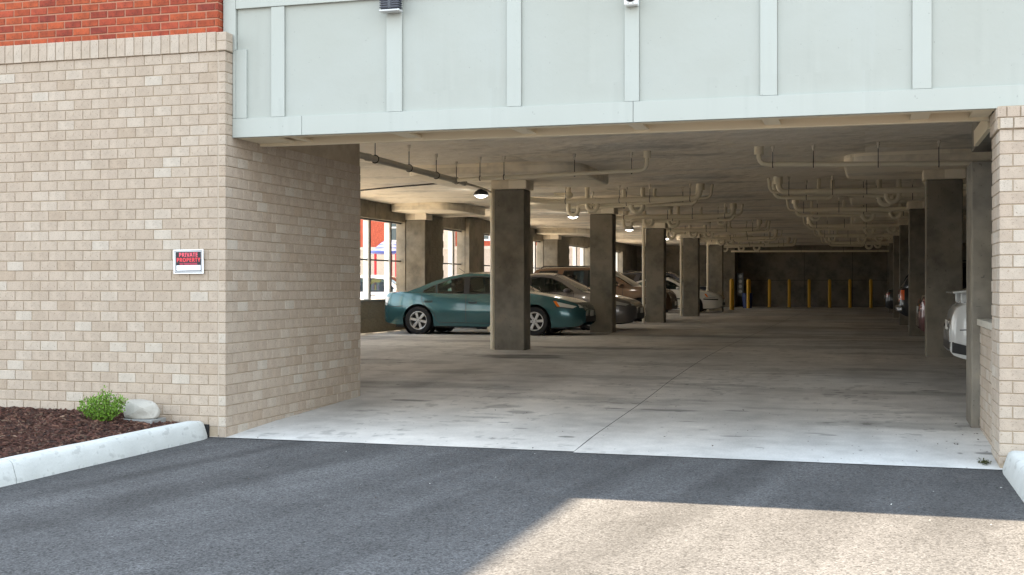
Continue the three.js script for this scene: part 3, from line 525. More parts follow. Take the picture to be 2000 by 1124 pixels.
{
  const t = thing('drain_pipe', 'large brown drain pipe running from the entrance wall to the first column', 'pipe', null, [0, 0, 0]);
  const a = V(-6.28, 3.17, 13.0), b = V(-6.47, 3.2, 19.2); mesh('pipe', cyl(a, b, 0.045, 0.045, 16), M.ironPipe, t);
  const P = (k) => a.clone().lerp(b, k); for (const k of [0.28, 0.71, 0.905]) coupling(t, P(k), P(k + 0.018), 0.045, M.ironPipe); coupling(t, P(0.985), P(1), 0.045, M.ironPipe);
  for (const k of [0.33, 0.55, 0.755, 0.925]) { const q = P(k); hanger(t, q.x, q.y, -q.z, 0.047, 'd'); }
  mesh('branch_pipe', bentTube([P(0.93), V(-6.49, 3.19, 20.2), V(-6.5, 3.16, 20.86), V(-6.5, 2.9, 20.9)], 0.018, 0.1), M.ironPipe, t);
  const u = thing('drain_pipe', 'thin tan pipe crossing the ceiling before the first column of the parked car row', 'pipe', null, [0, 0, 0]);
  mesh('pipe', bentTube([V(-6.36, 3.19, 18.55), V(-6.0, 3.18, 18.3), V(-3.2, 3.235, 18.2), V(-3.19, CY, 18.2)], 0.032, 0.12), M.pvc, u); coupling(u, V(-3.19, 3.42, 18.2), V(-3.19, CY, 18.2), 0.05, M.pvc);
  for (const x of [-5.9, -5.5, -4.35, -3.45]) hanger(u, x, 3.185 + (x + 6) * 0.018, 18.28, 0.034, 'x');
  const r = thing('drain_pipe', 'thin tan pipe crossing the ceiling before the first right column', 'pipe', null, [0, 0, 0]);
  mesh('pipe', bentTube([V(-1.5, CY, 18), V(-1.5, 3.255, 18), V(3.4, 3.14, 18)], 0.035, 0.13), M.pvc, r); coupling(r, V(-1.5, 3.4, 18), V(-1.5, CY, 18), 0.06, M.pvc);
  for (const x of [-1.3, -0.72, 0.18, 1.0]) hanger(r, x, 3.25 - (x + 1.5) * 0.0235, 18, 0.037, 'x');
  for (const x of [-1.36, 0.55]) coupling(r, V(x, 3.252 - (x + 1.5) * 0.0235, 18), V(x + 0.05, 3.251 - (x + 1.5) * 0.0235, 18), 0.035, M.pvc);
}
function cluster(d, left, i) {
  const jit = Array.from({ length: 12 }, () => R(-1, 1)), X = (k) => left ? lerp(-6.35, -3.2, k) : lerp(1.5, -1.56, k), s = left ? 1 : -1, y = 3.2;
  const t = thing('drain_pipe_cluster', `${ORD[i]} cluster of tan drain pipes from the entrance, ${left ? 'over parked cars' : 'by right columns'}`, 'pipes', 'clusters of drain pipes under the ceiling', [0, 0, 0]);
  mesh('main_pipe', bentTube([V(X(-0.12), y + 0.06, d - 0.2), V(X(0.02), y + 0.015, d), V(X(1), y + 0.03, d), V(X(1.005), CY, d)], 0.055, 0.17), M.pvc, t); coupling(t, V(X(1.005), CY - 0.14, d), V(X(1.005), CY, d), 0.075, M.pvc);
  for (const k of [0.3, 0.62, 0.88]) coupling(t, V(X(k), y + 0.022, d), V(X(k) + 0.07 * s, y + 0.023, d), 0.048, M.pvc);
  for (const k of [0.12, 0.48, 0.68, 0.94]) hanger(t, X(k), y + 0.02, d, 0.05, 'x');
  mesh('branch_pipe', bentTube([V(X(0.3 + 0.12 * jit[0]), y - 0.05, d + 0.45), V(X(0.62 + 0.08 * jit[1]), y - 0.02, d + 0.42), V(X(1.06), y + 0.06, d + 0.3), V(X(1.07), CY, d + 0.3)], 0.028, 0.1), M.pvc, t);
  mesh('branch_pipe', bentTube([V(X(0.55 + 0.15 * jit[2]), CY, d + 1.0), V(X(0.55 + 0.15 * jit[2]), y - 0.03 + 0.05 * jit[3], d + 1.0), V(X(1.0 + 0.08 * jit[4]), y + 0.05 * jit[3], d + 0.9), V(X(1.01 + 0.08 * jit[4]), CY, d + 0.9)], 0.04, 0.13), M.pvc, t);
  mesh('branch_pipe', bentTube([V(X(0.05), y - 0.02, d + 1.5), V(X(0.2), y - 0.03, d + 1.5), V(X(0.6), y + 0.01, d + 1.3), V(X(0.68), y + 0.02, d + 0.1)], 0.03, 0.15), M.pvc, t);
  for (const k of [0.2, 0.42]) hanger(t, X(k), y - 0.02, d + 1.46, 0.032, 'x'); hanger(t, X(0.85), y - 0.01, d + 0.95, 0.042, 'x'); hanger(t, X(0.5), y - 0.03, d + 0.44, 0.03, 'x');
  trap(t, X(0.26 + 0.06 * jit[5]), 3.12 + 0.03 * jit[6], d + 0.35, s, 0.048); if (jit[7] > -0.5) trap(t, X(0.06), 3.1, d + 0.9 + 0.4 * jit[8], s, 0.045); trap(t, X(0.5 + 0.1 * jit[9]), 3.13, d + 0.75, jit[10] > 0 ? s : -s, 0.05, 1.1); if (i % 2) trap(t, X(0.9), 3.16, d + 1.3, -s, 0.04, 0.9);
  const ko = 0.7 + 0.12 * jit[11]; mesh('cross_pipe', bentTube([V(X(ko), y + 0.02, d), V(X(ko), y + 0.04, d + 0.9 + 0.3 * jit[1]), V(X(ko), CY, d + 1.0 + 0.3 * jit[1])], 0.034, 0.1), M.pvc, t);
  const el = new THREE.SphereGeometry(0.075, 14, 10); el.scale(1.3, 1, 1); el.translate(X(0.12), CY - 0.16, -(d + 0.25)); mesh('clean_out', [el, cyl(V(X(0.02), CY - 0.14, d + 0.25), V(X(0.12), CY - 0.16, d + 0.25), 0.04), cyl(V(X(0.12), CY - 0.1, d + 0.25), V(X(0.12), CY, d + 0.25), 0.05)], M.pvc, t);
}
[24.3, 30.6, 38.4, 45.6, 53.4].forEach((d, i) => cluster(d, true, i));
[23.2, 28.9, 36.8, 44.2, 52].forEach((d, i) => cluster(d, false, i));
{
  const t = thing('sprinkler_pipe', 'long thin pipe spanning the ceiling before the dark end wall', 'pipe', null, [0, 0, 0]);
  mesh('pipe', cyl(V(-6.4, 3.14, 60.5), V(1.4, 3.1, 60.5), 0.05), M.pvc, t); for (const x of [-5, -3, -1, 0.6]) hanger(t, x, 3.12, 60.5, 0.05, 'x');
  const u = thing('sprinkler_pipe', 'thin dark pipe across the ceiling of the first parking bay', 'pipe', null, [0, 0, 0]);
  mesh('pipe', bentTube([V(-10.6, 3.42, 23.2), V(-9.2, 3.45, 22.6), V(-7.0, 3.49, 21.9)], 0.016, 0.2), M.hanger, u);
  for (const [d, i] of [[20.9, 0], [36.35, 2], [44.15, 3], [51.9, 4]]) {
    const p = thing('downpipe', `pale vertical downpipe against the ${ORD[i]} column beside the parked car row`, 'pipe', 'downpipes against the columns', [-6.468, 0.33, d - 0.1]);
    mesh('pipe', cyl(V(0, -0.02, 0), V(0, 2.95, 0), 0.048, 0.048, 14), M.pvc, p); mesh('coupling', [cyl(V(0, 2.0, 0), V(0, 2.08, 0), 0.057), cyl(V(0, 2.3, 0), V(0, 2.34, 0), 0.055), cyl(V(0, 0.3, 0), V(0, 0.42, 0), 0.06)], M.pvc, p);
    if (i !== 0) mesh('elbow', bentTube([V(0, 2.94, 0), V(0, 3.08, 0), V(-0.06, 3.1, -2.2)], 0.048, 0.12), M.pvc, p);
    mesh('clean_out', [cyl(V(0, 0.34, 0), V(-0.08, 0.36, -0.02), 0.045), cyl(V(-0.08, 0.36, -0.02), V(-0.1, 0.365, -0.025), 0.03)], M.pvc, p);
  }
}
for (const d of [24.4, 32.8, 41.2, 49.4]) { // dome lamps over the parked cars
  const t = thing('ceiling_lamp', 'dark domed ceiling lamp with a glowing white lens over the parked cars', 'lamp', 'ceiling lamps over the parked cars', [-7.85, 3.42, d]);
  mesh('hood', new THREE.LatheGeometry([[0.02, 0.1], [0.07, 0.09], [0.13, 0.05], [0.165, -0.01], [0.17, -0.03], [0.15, -0.032]].map(p => new THREE.Vector2(...p)), 28), M.dark, t);
  const e = mat([0.8, 0.8, 0.8], 0.4, { emissive: col(1, 0.98, 0.94), emissiveIntensity: 0.7 }); mesh('lens', new THREE.LatheGeometry([[0.15, -0.03], [0.12, -0.055], [0.08, -0.075], [0.03, -0.085], [0, -0.086]].map(p => new THREE.Vector2(...p)), 24), e, t);
  const l = new THREE.PointLight(col(1, 0.93, 0.8), 0.3); l.position.set(0, -0.16, 0); l.castShadow = true; l.shadow.radius = 5; t.add(l);
}
// ---------------------------------------------------------------- bollards and the meter corner
{
  const g = new THREE.LatheGeometry([[0.001, 1.42], [0.03, 1.415], [0.06, 1.39], [0.075, 1.35], [0.077, 1.3], [0.077, 0]].map(p => new THREE.Vector2(...p)), 16), base = new THREE.CylinderGeometry(0.11, 0.12, 0.03, 16);
  for (const [x, d, k] of [[-5.78, 55, 1.35], [-5.42, 59, 1], [-5.6, 61.5, 1], [-4.6, 61.5, 1], [-3.63, 61.5, 1], [-2.66, 61.5, 1], [-1.68, 61.5, 1], [-0.71, 61.5, 1], [0.28, 61.5, 1]]) {
    const big = k > 1, near = d === 59, t = thing('bollard', big ? 'thick yellow bollard standing alone before the row by the end wall' : near ? 'yellow bollard behind the thick one beside the blue bin' : 'slim yellow bollard in the row along the dark end wall', 'bollard', big || near ? null : 'yellow bollards along the end wall', [x, 0.33, d]);
    const o = mesh('post', g, M.yellow, t); o.scale.set(k, 1, k); mesh('foot', base, M.column, t).scale.set(k, 1, k);
  }
  const b = thing('bin', 'blue plastic bin beside the yellow bollards', 'bin', null, [-5.55, 0.33, 60]);
  mesh('body', new THREE.CylinderGeometry(0.26, 0.21, 0.72, 20).translate(0, 0.36, 0), mat([0.03, 0.05, 0.16], 0.45), b); mesh('rim', new THREE.TorusGeometry(0.265, 0.018, 8, 24).rotateX(Math.PI / 2).translate(0, 0.72, 0), mat([0.035, 0.06, 0.18], 0.45), b);
  const m = thing('meter_cabinet', 'tall grey meter cabinet with round dials in the dark corner', 'cabinet', null, [-6.15, 0.33, 62.6]);
  mesh('case', rbox(-0.16, 0.16, 0.55, 1.75, 0, 0.14, 0.01), mat([0.2, 0.21, 0.22], 0.5), m); for (let k = 0; k < 4; k++) mesh('dial', new THREE.CylinderGeometry(0.09, 0.09, 0.05, 18).rotateX(Math.PI / 2).translate(0, 0.8 + k * 0.26, 0.02), mat([0.5, 0.53, 0.55], 0.25), m);
}
// ---------------------------------------------------------------- cars: lofted lower body, framed cabin, glass, lamps, wheels
const curve = (pts) => (x) => { // monotone-ish smooth interpolation through points
  if (x <= pts[0][0]) return pts[0][1]; const n = pts.length; if (x >= pts[n - 1][0]) return pts[n - 1][1];
  let i = 0; while (x > pts[i + 1][0]) i++;
  const m = (k) => k <= 0 || k >= n - 1 ? 0 : (() => { const a = (pts[k][1] - pts[k - 1][1]) / (pts[k][0] - pts[k - 1][0]), b = (pts[k + 1][1] - pts[k][1]) / (pts[k + 1][0] - pts[k][0]); return a * b <= 0 ? 0 : 2 * a * b / (a + b); })();
  const h = pts[i + 1][0] - pts[i][0], t = (x - pts[i][0]) / h, t2 = t * t, t3 = t2 * t;
  const m0 = i === 0 ? (pts[1][1] - pts[0][1]) / h : m(i), m1 = i === n - 2 ? (pts[n - 1][1] - pts[n - 2][1]) / h : m(i + 1);
  return (2 * t3 - 3 * t2 + 1) * pts[i][1] + (t3 - 2 * t2 + t) * h * m0 + (-2 * t3 + 3 * t2) * pts[i + 1][1] + (t3 - t2) * h * m1;
};
const glassM = new THREE.MeshPhysicalMaterial({ color: col(0.30, 0.42, 0.39), roughness: 0.02, transmission: 1, thickness: 0, ior: 1.45 });
const glassDark = new THREE.MeshPhysicalMaterial({ color: col(0.10, 0.13, 0.14), roughness: 0.03, transmission: 1, thickness: 0, ior: 1.5 });
const tyreM = mat([0.016, 0.016, 0.018], 0.85), alloy = mat([0.62, 0.62, 0.62], 0.3, { metalness: 0.75 }), hubDark = mat([0.014, 0.014, 0.015], 0.7), chrome = mat([0.75, 0.75, 0.75], 0.12, { metalness: 1 });
const lampClear = phys([0.6, 0.6, 0.56], 0.08, { clearcoat: 1 }), lampRed = phys([0.18, 0.01, 0.01], 0.12, { clearcoat: 1 }), lampAmber = phys([0.9, 0.22, 0.02], 0.15, { clearcoat: 1 }), seatM = mat([0.04, 0.04, 0.037], 0.9), plateM = mat([0.7, 0.7, 0.66], 0.5), trimM = mat([0.02, 0.02, 0.022], 0.5);
const paint = (r, g, b, rough = 0.32, metal = 0.35) => new THREE.MeshPhysicalMaterial({ color: col(r, g, b), roughness: rough, metalness: metal, clearcoat: 1, clearcoatRoughness: 0.06 });

const wheelCache = {};
function wheel(r, rim, style) {
  const key = `${r}_${rim}_${style}`; if (wheelCache[key]) return wheelCache[key].clone();
  const w = new THREE.Group(); w.name = 'wheel'; const tw = 0.105;
  const ty = new THREE.LatheGeometry([[rim - 0.005, -tw * 0.8], [rim + 0.015, -tw * 0.95], [r - 0.03, -tw], [r - 0.008, -tw * 0.85], [r, -tw * 0.55], [r, tw * 0.55], [r - 0.008, tw * 0.85], [r - 0.03, tw], [rim + 0.015, tw * 0.95], [rim - 0.005, tw * 0.8]].map(p => new THREE.Vector2(...p)), 44); ty.rotateX(Math.PI / 2); mesh('tyre', ty, tyreM, w);
  const rg = new THREE.LatheGeometry([[rim, tw * 0.86], [rim - 0.006, tw * 0.9], [rim - 0.018, tw * 0.86], [rim - 0.026, tw * 0.5], [rim - 0.03, -tw * 0.7]].map(p => new THREE.Vector2(...p)), 44).rotateX(Math.PI / 2);
  const parts = [rg], n = style === 'six' ? 6 : style === 'five' ? 5 : 10, ww = style === 'six' ? 0.028 : style === 'five' ? 0.034 : 0.018;
  for (let k = 0; k < n; k++) { const s = new THREE.Shape(); s.moveTo(-ww * 0.72, 0.03); s.lineTo(ww * 0.72, 0.03); s.lineTo(ww, rim - 0.015); s.lineTo(-ww, rim - 0.015); const e = new THREE.ExtrudeGeometry(s, { depth: 0.02, bevelEnabled: true, bevelSize: 0.005, bevelThickness: 0.006, bevelSegments: 2 }); e.translate(0, 0, tw * 0.42); e.rotateZ(k / n * Math.PI * 2); parts.push(e); }
  parts.push(new THREE.CylinderGeometry(0.055, 0.066, 0.05, 24).rotateX(Math.PI / 2).translate(0, 0, tw * 0.55)); mesh('rim', parts.map(g => g), alloy, w);
  mesh('brake_disc', new THREE.CylinderGeometry(rim - 0.03, rim - 0.03, 0.02, 28).rotateX(Math.PI / 2).translate(0, 0, -0.01), hubDark, w);
  const nuts = []; for (let k = 0; k < 5; k++) nuts.push(new THREE.CylinderGeometry(0.008, 0.008, 0.012, 8).rotateX(Math.PI / 2).translate(0.04 * Math.cos(k * 1.257), 0.04 * Math.sin(k * 1.257), tw * 0.55 + 0.026)); mesh('wheel_nuts', nuts, hubDark, w);
  wheelCache[key] = w; return w.clone();
}
function car(name, label, P, pos) {
  const t = thing(name, label, P.cat ?? 'car', P.group, pos), { L, W: Wd } = P, hw = Wd / 2, xo = L / 2; // local x: 0 at the tail, L at the nose, shifted by xo
  const deck = curve(P.deck), wid = curve(P.wid), sill = curve(P.sill), body = P.body, gl = P.glass ?? glassM;
  const prof = curve([[0, 0.955], [0.2, 0.985], [0.45, 1], [0.7, 0.985], [0.9, 0.955], [1, 0.93]]);
  const zb = (x, y) => hw * wid(x) * prof(clamp((y - P.sy) / (deck(x) - P.sy), 0, 1));
  const zg = (x, y) => { const b = P.belt, k = clamp((y - b) / (P.H - b), 0, 1.1); return Math.min(hw * 0.905 - P.tumble * (0.75 * k + 0.25 * k * k), hw * wid(x) * 0.93); };
  const Ra = P.wr + 0.055, yw = P.wr, bottom = (x) => { let b = sill(x); for (const xw of P.axle) { const q = Ra * Ra - (x - xw) ** 2; if (q > 0) b = Math.max(b, yw + Math.sqrt(q)); } return Math.min(b, deck(x) - 0.06); };
  let xs = range(0, L, 0.08).concat([0.015, 0.03, 0.05, L - 0.015, L - 0.03, L - 0.05]); for (const xw of P.axle) { for (let a = 0; a <= 18; a++) xs.push(xw + (Ra - 0.0005) * Math.cos(a / 18 * Math.PI)); xs.push(xw - Ra - 0.002, xw + Ra + 0.002); }
  xs = [...new Set(xs.map(x => +x.toFixed(4)))].filter(x => x >= 0 && x <= L).sort((a, b) => a - b);
  { // shell
    const pos2 = [], idx = [], NS = 12, top = [0.985, 0.93, 0.8, 0.55, 0.28, 0], n = 2 * (NS + top.length) - 1;
    for (const x of xs) {
      const b = bottom(x), dk = deck(x), half = []; for (let k = 0; k < NS; k++) { const y = lerp(b, dk, k / (NS - 1)); half.push([y, zb(x, y)]); }
      const ze = zb(x, dk), cr = P.crown ?? 0.035; for (const q of top) half.push([dk + 0.012 * Math.min(1, (1 - q) * 8) + cr * (1 - q * q), ze * q]);
      for (let k = 0; k < half.length; k++) pos2.push(x - xo, half[k][0], half[k][1]); for (let k = half.length - 2; k >= 0; k--) pos2.push(x - xo, half[k][0], -half[k][1]);
    }
    for (let j = 0; j < xs.length - 1; j++) for (let i = 0; i < n - 1; i++) { const a = j * n + i; idx.push(a, a + n + 1, a + 1, a, a + n, a + n + 1); }
    for (const j of [0, xs.length - 1]) for (let i = 1; i < n - 1; i++) { const a = j * n; j ? idx.push(a, a + i, a + i + 1) : idx.push(a, a + i + 1, a + i); }
    const g = new THREE.BufferGeometry(); g.setAttribute('position', new THREE.Float32BufferAttribute(pos2, 3)); g.setIndex(idx); g.computeVertexNormals(); mesh('body', g, body, t);
    const u = new THREE.BoxGeometry(L * 0.86, 0.2, Wd * 0.84); u.translate(0, P.sy + 0.06, 0); const lin = [u]; for (const xw of P.axle) for (const s of [-1, 1]) { const c = new THREE.CylinderGeometry(Ra - 0.004, Ra - 0.004, 0.34, 26, 1, true, Math.PI / 2, Math.PI); c.rotateX(Math.PI / 2); c.rotateZ(Math.PI / 2); c.rotateZ(Math.PI / 2); c.translate(xw - xo, yw, s * (hw - 0.2)); lin.push(c); const bk = new THREE.BoxGeometry(Ra * 1.9, Ra * 1.5, 0.02); bk.translate(xw - xo, yw + 0.05, s * (hw - 0.36)); lin.push(bk); }
    mesh('underbody', lin, M.black, t);
  }
  // geometry drawn on the side of the lower body or of the cabin
  const onSide = (geo, s, zf, off) => { const p = geo.attributes.position; for (let i = 0; i < p.count; i++) { const x = p.getX(i), y = p.getY(i); p.setXYZ(i, x - xo, y, s * (zf(x, y) + off)); } geo.computeVertexNormals(); return uvm(geo); };
  const shape = (pts) => { const s = new THREE.Shape(); pts.forEach(([x, y], i) => i ? s.lineTo(x, y) : s.moveTo(x, y)); s.closePath(); return s; };
  const quad = (c, n, m) => { const g = new THREE.PlaneGeometry(1, 1, n, m), p = g.attributes.position; for (let i = 0; i < p.count; i++) { const u = p.getX(i) + 0.5, v = p.getY(i) + 0.5; p.setXYZ(i, lerp(lerp(c[0][0], c[1][0], u), lerp(c[3][0], c[2][0], u), v), lerp(lerp(c[0][1], c[1][1], u), lerp(c[3][1], c[2][1], u), v), 0); } return g; };
  const strip = (pts, w) => { const gs = []; for (let i = 0; i < pts.length - 1; i++) { const [a, b] = [pts[i], pts[i + 1]], dx = b[0] - a[0], dy = b[1] - a[1], l = Math.hypot(dx, dy), nx = -dy / l * w / 2, ny = dx / l * w / 2; gs.push(quad([[a[0] - nx, a[1] - ny], [b[0] - nx, b[1] - ny], [b[0] + nx, b[1] + ny], [a[0] + nx, a[1] + ny]], 6, 1)); } return mergeGeometries(gs.map(prep)); };
  const G = P.cabin; // cabin outline, from tail base over the roof to the cowl
  for (const s of [1, -1]) {
    const sh = shape(G.outline); for (const w of G.windows) sh.holes.push(new THREE.Path(w.map(q => new THREE.Vector2(...q))));
    mesh('cabin_frame', onSide(new THREE.ShapeGeometry(sh), s, zg, 0), body, t);
    for (const w of G.windows) { const o = mesh('side_window', onSide(new THREE.ShapeGeometry(shape(w)), s, zg, -0.008), gl, t); const ring = strip([...w, w[0]], 0.022); mesh('window_seal', onSide(ring, s, zg, 0.003), trimM, o); }
    for (const q of G.pillars ?? []) mesh('pillar_trim', onSide(quad(q, 2, 4), s, zg, 0.005), trimM, t);
  }
  const patch = (a, b, bulge, nu, nv, scale, m, nm) => { // across the cabin from line a (x, y) to line b
    const pos2 = [], idx = []; for (let j = 0; j <= nv; j++) for (let i = 0; i <= nu; i++) { const u = i / nu * 2 - 1, v = j / nv; const x = lerp(a[0], b[0], v), y = lerp(a[1], b[1], v); pos2.push(x + bulge * (1 - u * u) * (1 - 0.6 * v) - xo, y + 0.012 * (1 - u * u), u * zg(x, y) * scale); }
    for (let j = 0; j < nv; j++) for (let i = 0; i < nu; i++) { const q = j * (nu + 1) + i; idx.push(q, q + 1, q + nu + 2, q, q + nu + 2, q + nu + 1); }
    const g = new THREE.BufferGeometry(); g.setAttribute('position', new THREE.Float32BufferAttribute(pos2, 3)); g.setIndex(idx); g.computeVertexNormals(); return mesh(nm, g, m, t);
  };
  patch(G.cowl, G.front, 0.09, 16, 8, 0.985, gl, 'windscreen'); patch(G.tail, G.rear, -0.07, 16, 8, 0.985, gl, 'rear_window');
  { // roof
    const pos2 = [], idx = [], nu = 16, nv = 16; for (let j = 0; j <= nv; j++) { const x = lerp(G.rear[0], G.front[0], j / nv), y = curve(G.roof)(x); for (let i = 0; i <= nu; i++) { const u = i / nu * 2 - 1; pos2.push(x - xo, y + 0.045 * (1 - u * u), u * zg(x, y) * 1.0); } }
    for (let j = 0; j < nv; j++) for (let i = 0; i < nu; i++) { const q = j * (nu + 1) + i; idx.push(q, q + 1, q + nu + 2, q, q + nu + 2, q + nu + 1); }
    const g = new THREE.BufferGeometry(); g.setAttribute('position', new THREE.Float32BufferAttribute(pos2, 3)); g.setIndex(idx); g.computeVertexNormals(); mesh('roof', g, P.roofM ?? body, t);
  }
  { // cabin floor and seats seen through the glass
    const x0 = G.tail[0] + 0.1, x1 = G.cowl[0] - 0.1; const fl = new THREE.BoxGeometry(x1 - x0, 0.02, Wd * 0.78); fl.translate((x0 + x1) / 2 - xo, P.belt + 0.062, 0); mesh('interior', fl, trimM, t);
    for (const [x, n] of G.seats) for (const z of n === 2 ? [-0.37, 0.37] : [-0.42, 0, 0.42]) { const b = new RoundedBoxGeometry(0.14, 0.34, 0.46, 3, 0.05); b.rotateZ(0.2); b.translate(x - xo, P.belt + 0.08, z); const h = new RoundedBoxGeometry(0.1, 0.17, 0.25, 3, 0.045); h.translate(x - 0.06 - xo, P.belt + 0.31, z); mesh('seat', [b, h], seatM, t); }
    const sw = new THREE.TorusGeometry(0.18, 0.014, 8, 24); sw.rotateY(Math.PI / 2); sw.rotateZ(0.35); sw.translate(G.cowl[0] - 0.62 - xo, P.belt + 0.08, -0.37); mesh('steering_wheel', sw, trimM, t);
  }
  for (const s of [1, -1]) {
    for (const w of P.seams ?? []) mesh('door_seam', onSide(strip(w, 0.013), s, (x, y) => y > P.belt - 0.02 ? Math.max(zb(x, y), zg(x, y)) : zb(x, y), 0.0025), trimM, t);
    for (const [x, y] of P.handles ?? []) { const h = new THREE.Group(); h.name = 'door_handle'; t.add(h); mesh('recess', onSide(quad([[x - 0.1, y - 0.03], [x + 0.1, y - 0.03], [x + 0.1, y + 0.03], [x - 0.1, y + 0.03]], 4, 2), s, zb, 0.003), trimM, h); const g = new RoundedBoxGeometry(0.17, 0.03, 0.03, 3, 0.012); g.translate(x - xo, y + 0.012, s * (zb(x, y) + 0.012)); mesh('grip', g, body, h); }
    for (const q of P.lampsFront ?? []) mesh('headlamp', onSide(quad(q, 10, 6), s, zb, 0.006), lampClear, t);
    for (const q of P.amber ?? []) mesh('indicator', onSide(quad(q, 6, 4), s, zb, 0.009), lampAmber, t);
    for (const q of P.lampsRear ?? []) mesh('tail_lamp', onSide(quad(q, 8, 6), s, zb, 0.006), P.rearM ?? lampRed, t);
    for (const w of P.mould ?? []) mesh('side_moulding', onSide(strip(w, P.mouldW ?? 0.03), s, zb, 0.012), P.mouldM ?? body, t);
    const mr = new THREE.SphereGeometry(1, 16, 12); mr.scale(0.085, 0.065, 0.11); const mx = G.cowl[0] - 0.42; mr.translate(mx - xo, P.belt + 0.07, s * (zg(mx, P.belt) + 0.12)); mesh('mirror', [mr, cyl(new THREE.Vector3(mx - xo, P.belt + 0.03, s * (zg(mx, P.belt) - 0.01)), new THREE.Vector3(mx - xo, P.belt + 0.05, s * (zg(mx, P.belt) + 0.1)), 0.02)], P.mirrorM ?? body, t);
    for (const xw of P.axle) { const w = wheel(P.wr, P.rim, P.style); w.position.set(xw - xo, P.wr - 0.004, s * (hw - 0.125)); if (s < 0) w.rotation.y = Math.PI; w.rotation.z = rnd() * 6; t.add(w); }
  }
  const nose = (y, z) => { let x = L; while (x > L - 0.9 && (zb(x, y) < Math.abs(z) || deck(x) < y || bottom(x) > y)) x -= 0.01; return x; }, rear = (y, z) => { let x = 0; while (x < 0.9 && (zb(x, y) < Math.abs(z) || deck(x) < y)) x += 0.01; return x; };
  const endPatch = (z0, z1, y0, y1, front, m, nm, off = 0.008) => { const g = new THREE.PlaneGeometry(1, 1, 14, 6), p = g.attributes.position; for (let i = 0; i < p.count; i++) { const z = lerp(z0, z1, p.getX(i) + 0.5), y = lerp(y0, y1, p.getY(i) + 0.5); p.setXYZ(i, (front ? nose(y, z) + off : rear(y, z) - off) - xo, y, z); } g.computeVertexNormals(); return mesh(nm, g, m, t); };
  if (P.grille) { const gq = endPatch(...P.grille, true, trimM, 'grille', 0.01); for (let k = 0; k < 3; k++) { const y = lerp(P.grille[2], P.grille[3], (k + 0.5) / 3); const b = new RoundedBoxGeometry(0.02, 0.014, P.grille[1] - P.grille[0], 1, 0.005); b.translate(nose(y, P.grille[1] * 0.6) + 0.004 - xo, y, (P.grille[0] + P.grille[1]) / 2); mesh('grille_bar', b, chrome, gq); } }
  if (P.intake) endPatch(...P.intake, true, trimM, 'air_intake', 0.01);
  for (const [z0, z1, y0, y1] of P.frontLamps ?? []) for (const s of [1, -1]) endPatch(Math.min(s * z0, s * z1), Math.max(s * z0, s * z1), y0, y1, true, lampClear, 'headlamp', 0.014);
  for (const [z0, z1, y0, y1] of P.rearLamps ?? []) for (const s of [1, -1]) endPatch(Math.min(s * z0, s * z1), Math.max(s * z0, s * z1), y0, y1, false, P.rearM ?? lampRed, 'tail_lamp', 0.012);
  if (P.plateFront) { const g = new RoundedBoxGeometry(0.012, 0.13, 0.31, 1, 0.004); g.translate(nose(P.plateFront, 0.15) + 0.03 - xo, P.plateFront, 0); mesh('number_plate', g, plateM, t); }
  if (P.plateRear) { const g = new RoundedBoxGeometry(0.012, 0.13, 0.31, 1, 0.004); g.translate(rear(P.plateRear, 0.15) - 0.02 - xo, P.plateRear, 0); mesh('number_plate', g, plateM, t); }
  if (P.bumperRear) { const g = new RoundedBoxGeometry(0.16, 0.16, Wd * 0.94, 4, 0.05); g.translate(0.02 - xo, P.bumperRear, 0); mesh('rear_bumper', g, P.bumperM ?? trimM, t); }
  if (P.valance) { endPatch(-0.72, 0.72, 0.37, 0.47, false, trimM, 'rear_valance', 0.008); for (const s of [1, -1]) mesh('rear_valance', onSide(quad([[0.03, 0.33], [0.5, 0.25], [0.5, 0.36], [0.03, 0.47]], 8, 3), s, zb, 0.008), trimM, t); }
  if (P.spoiler) { const g = new RoundedBoxGeometry(0.2, 0.03, Wd * 0.82, 3, 0.013); g.rotateZ(0.12); g.translate(0.14 - xo, P.spoiler, 0); const st = [-0.5, 0.5].map(z => new RoundedBoxGeometry(0.1, 0.15, 0.05, 2, 0.015).translate(0.2 - xo, P.spoiler - 0.07, z)); mesh('spoiler', [g, ...st], body, t); }
  if (P.rack) for (const s of [1, -1]) { const y = P.H + 0.06, z = s * (zg(2, P.H) - 0.06), a = G.rear[0] + 0.1, b = G.front[0] - 0.15; mesh('roof_rail', bentTube([new THREE.Vector3(a - xo, y - 0.07, z), new THREE.Vector3(a + 0.1 - xo, y, z), new THREE.Vector3(b - 0.1 - xo, y, z), new THREE.Vector3(b - xo, y - 0.07, z)], 0.02, 0.08), trimM, t); }
  if (P.wiper) for (const z of [-0.3, 0.35]) mesh('wiper', cyl(new THREE.Vector3(G.cowl[0] + 0.05 - xo, G.cowl[1] + 0.04, z), new THREE.Vector3(G.cowl[0] - 0.12 - xo, G.cowl[1] + 0.13, z - 0.4), 0.008), trimM, t);
  if (P.antenna) mesh('antenna', cyl(new THREE.Vector3(G.rear[0] + 0.1 - xo, P.H + 0.03, 0), new THREE.Vector3(G.rear[0] - 0.05 - xo, P.H + 0.13, 0), 0.006), trimM, t);
  return t;
}
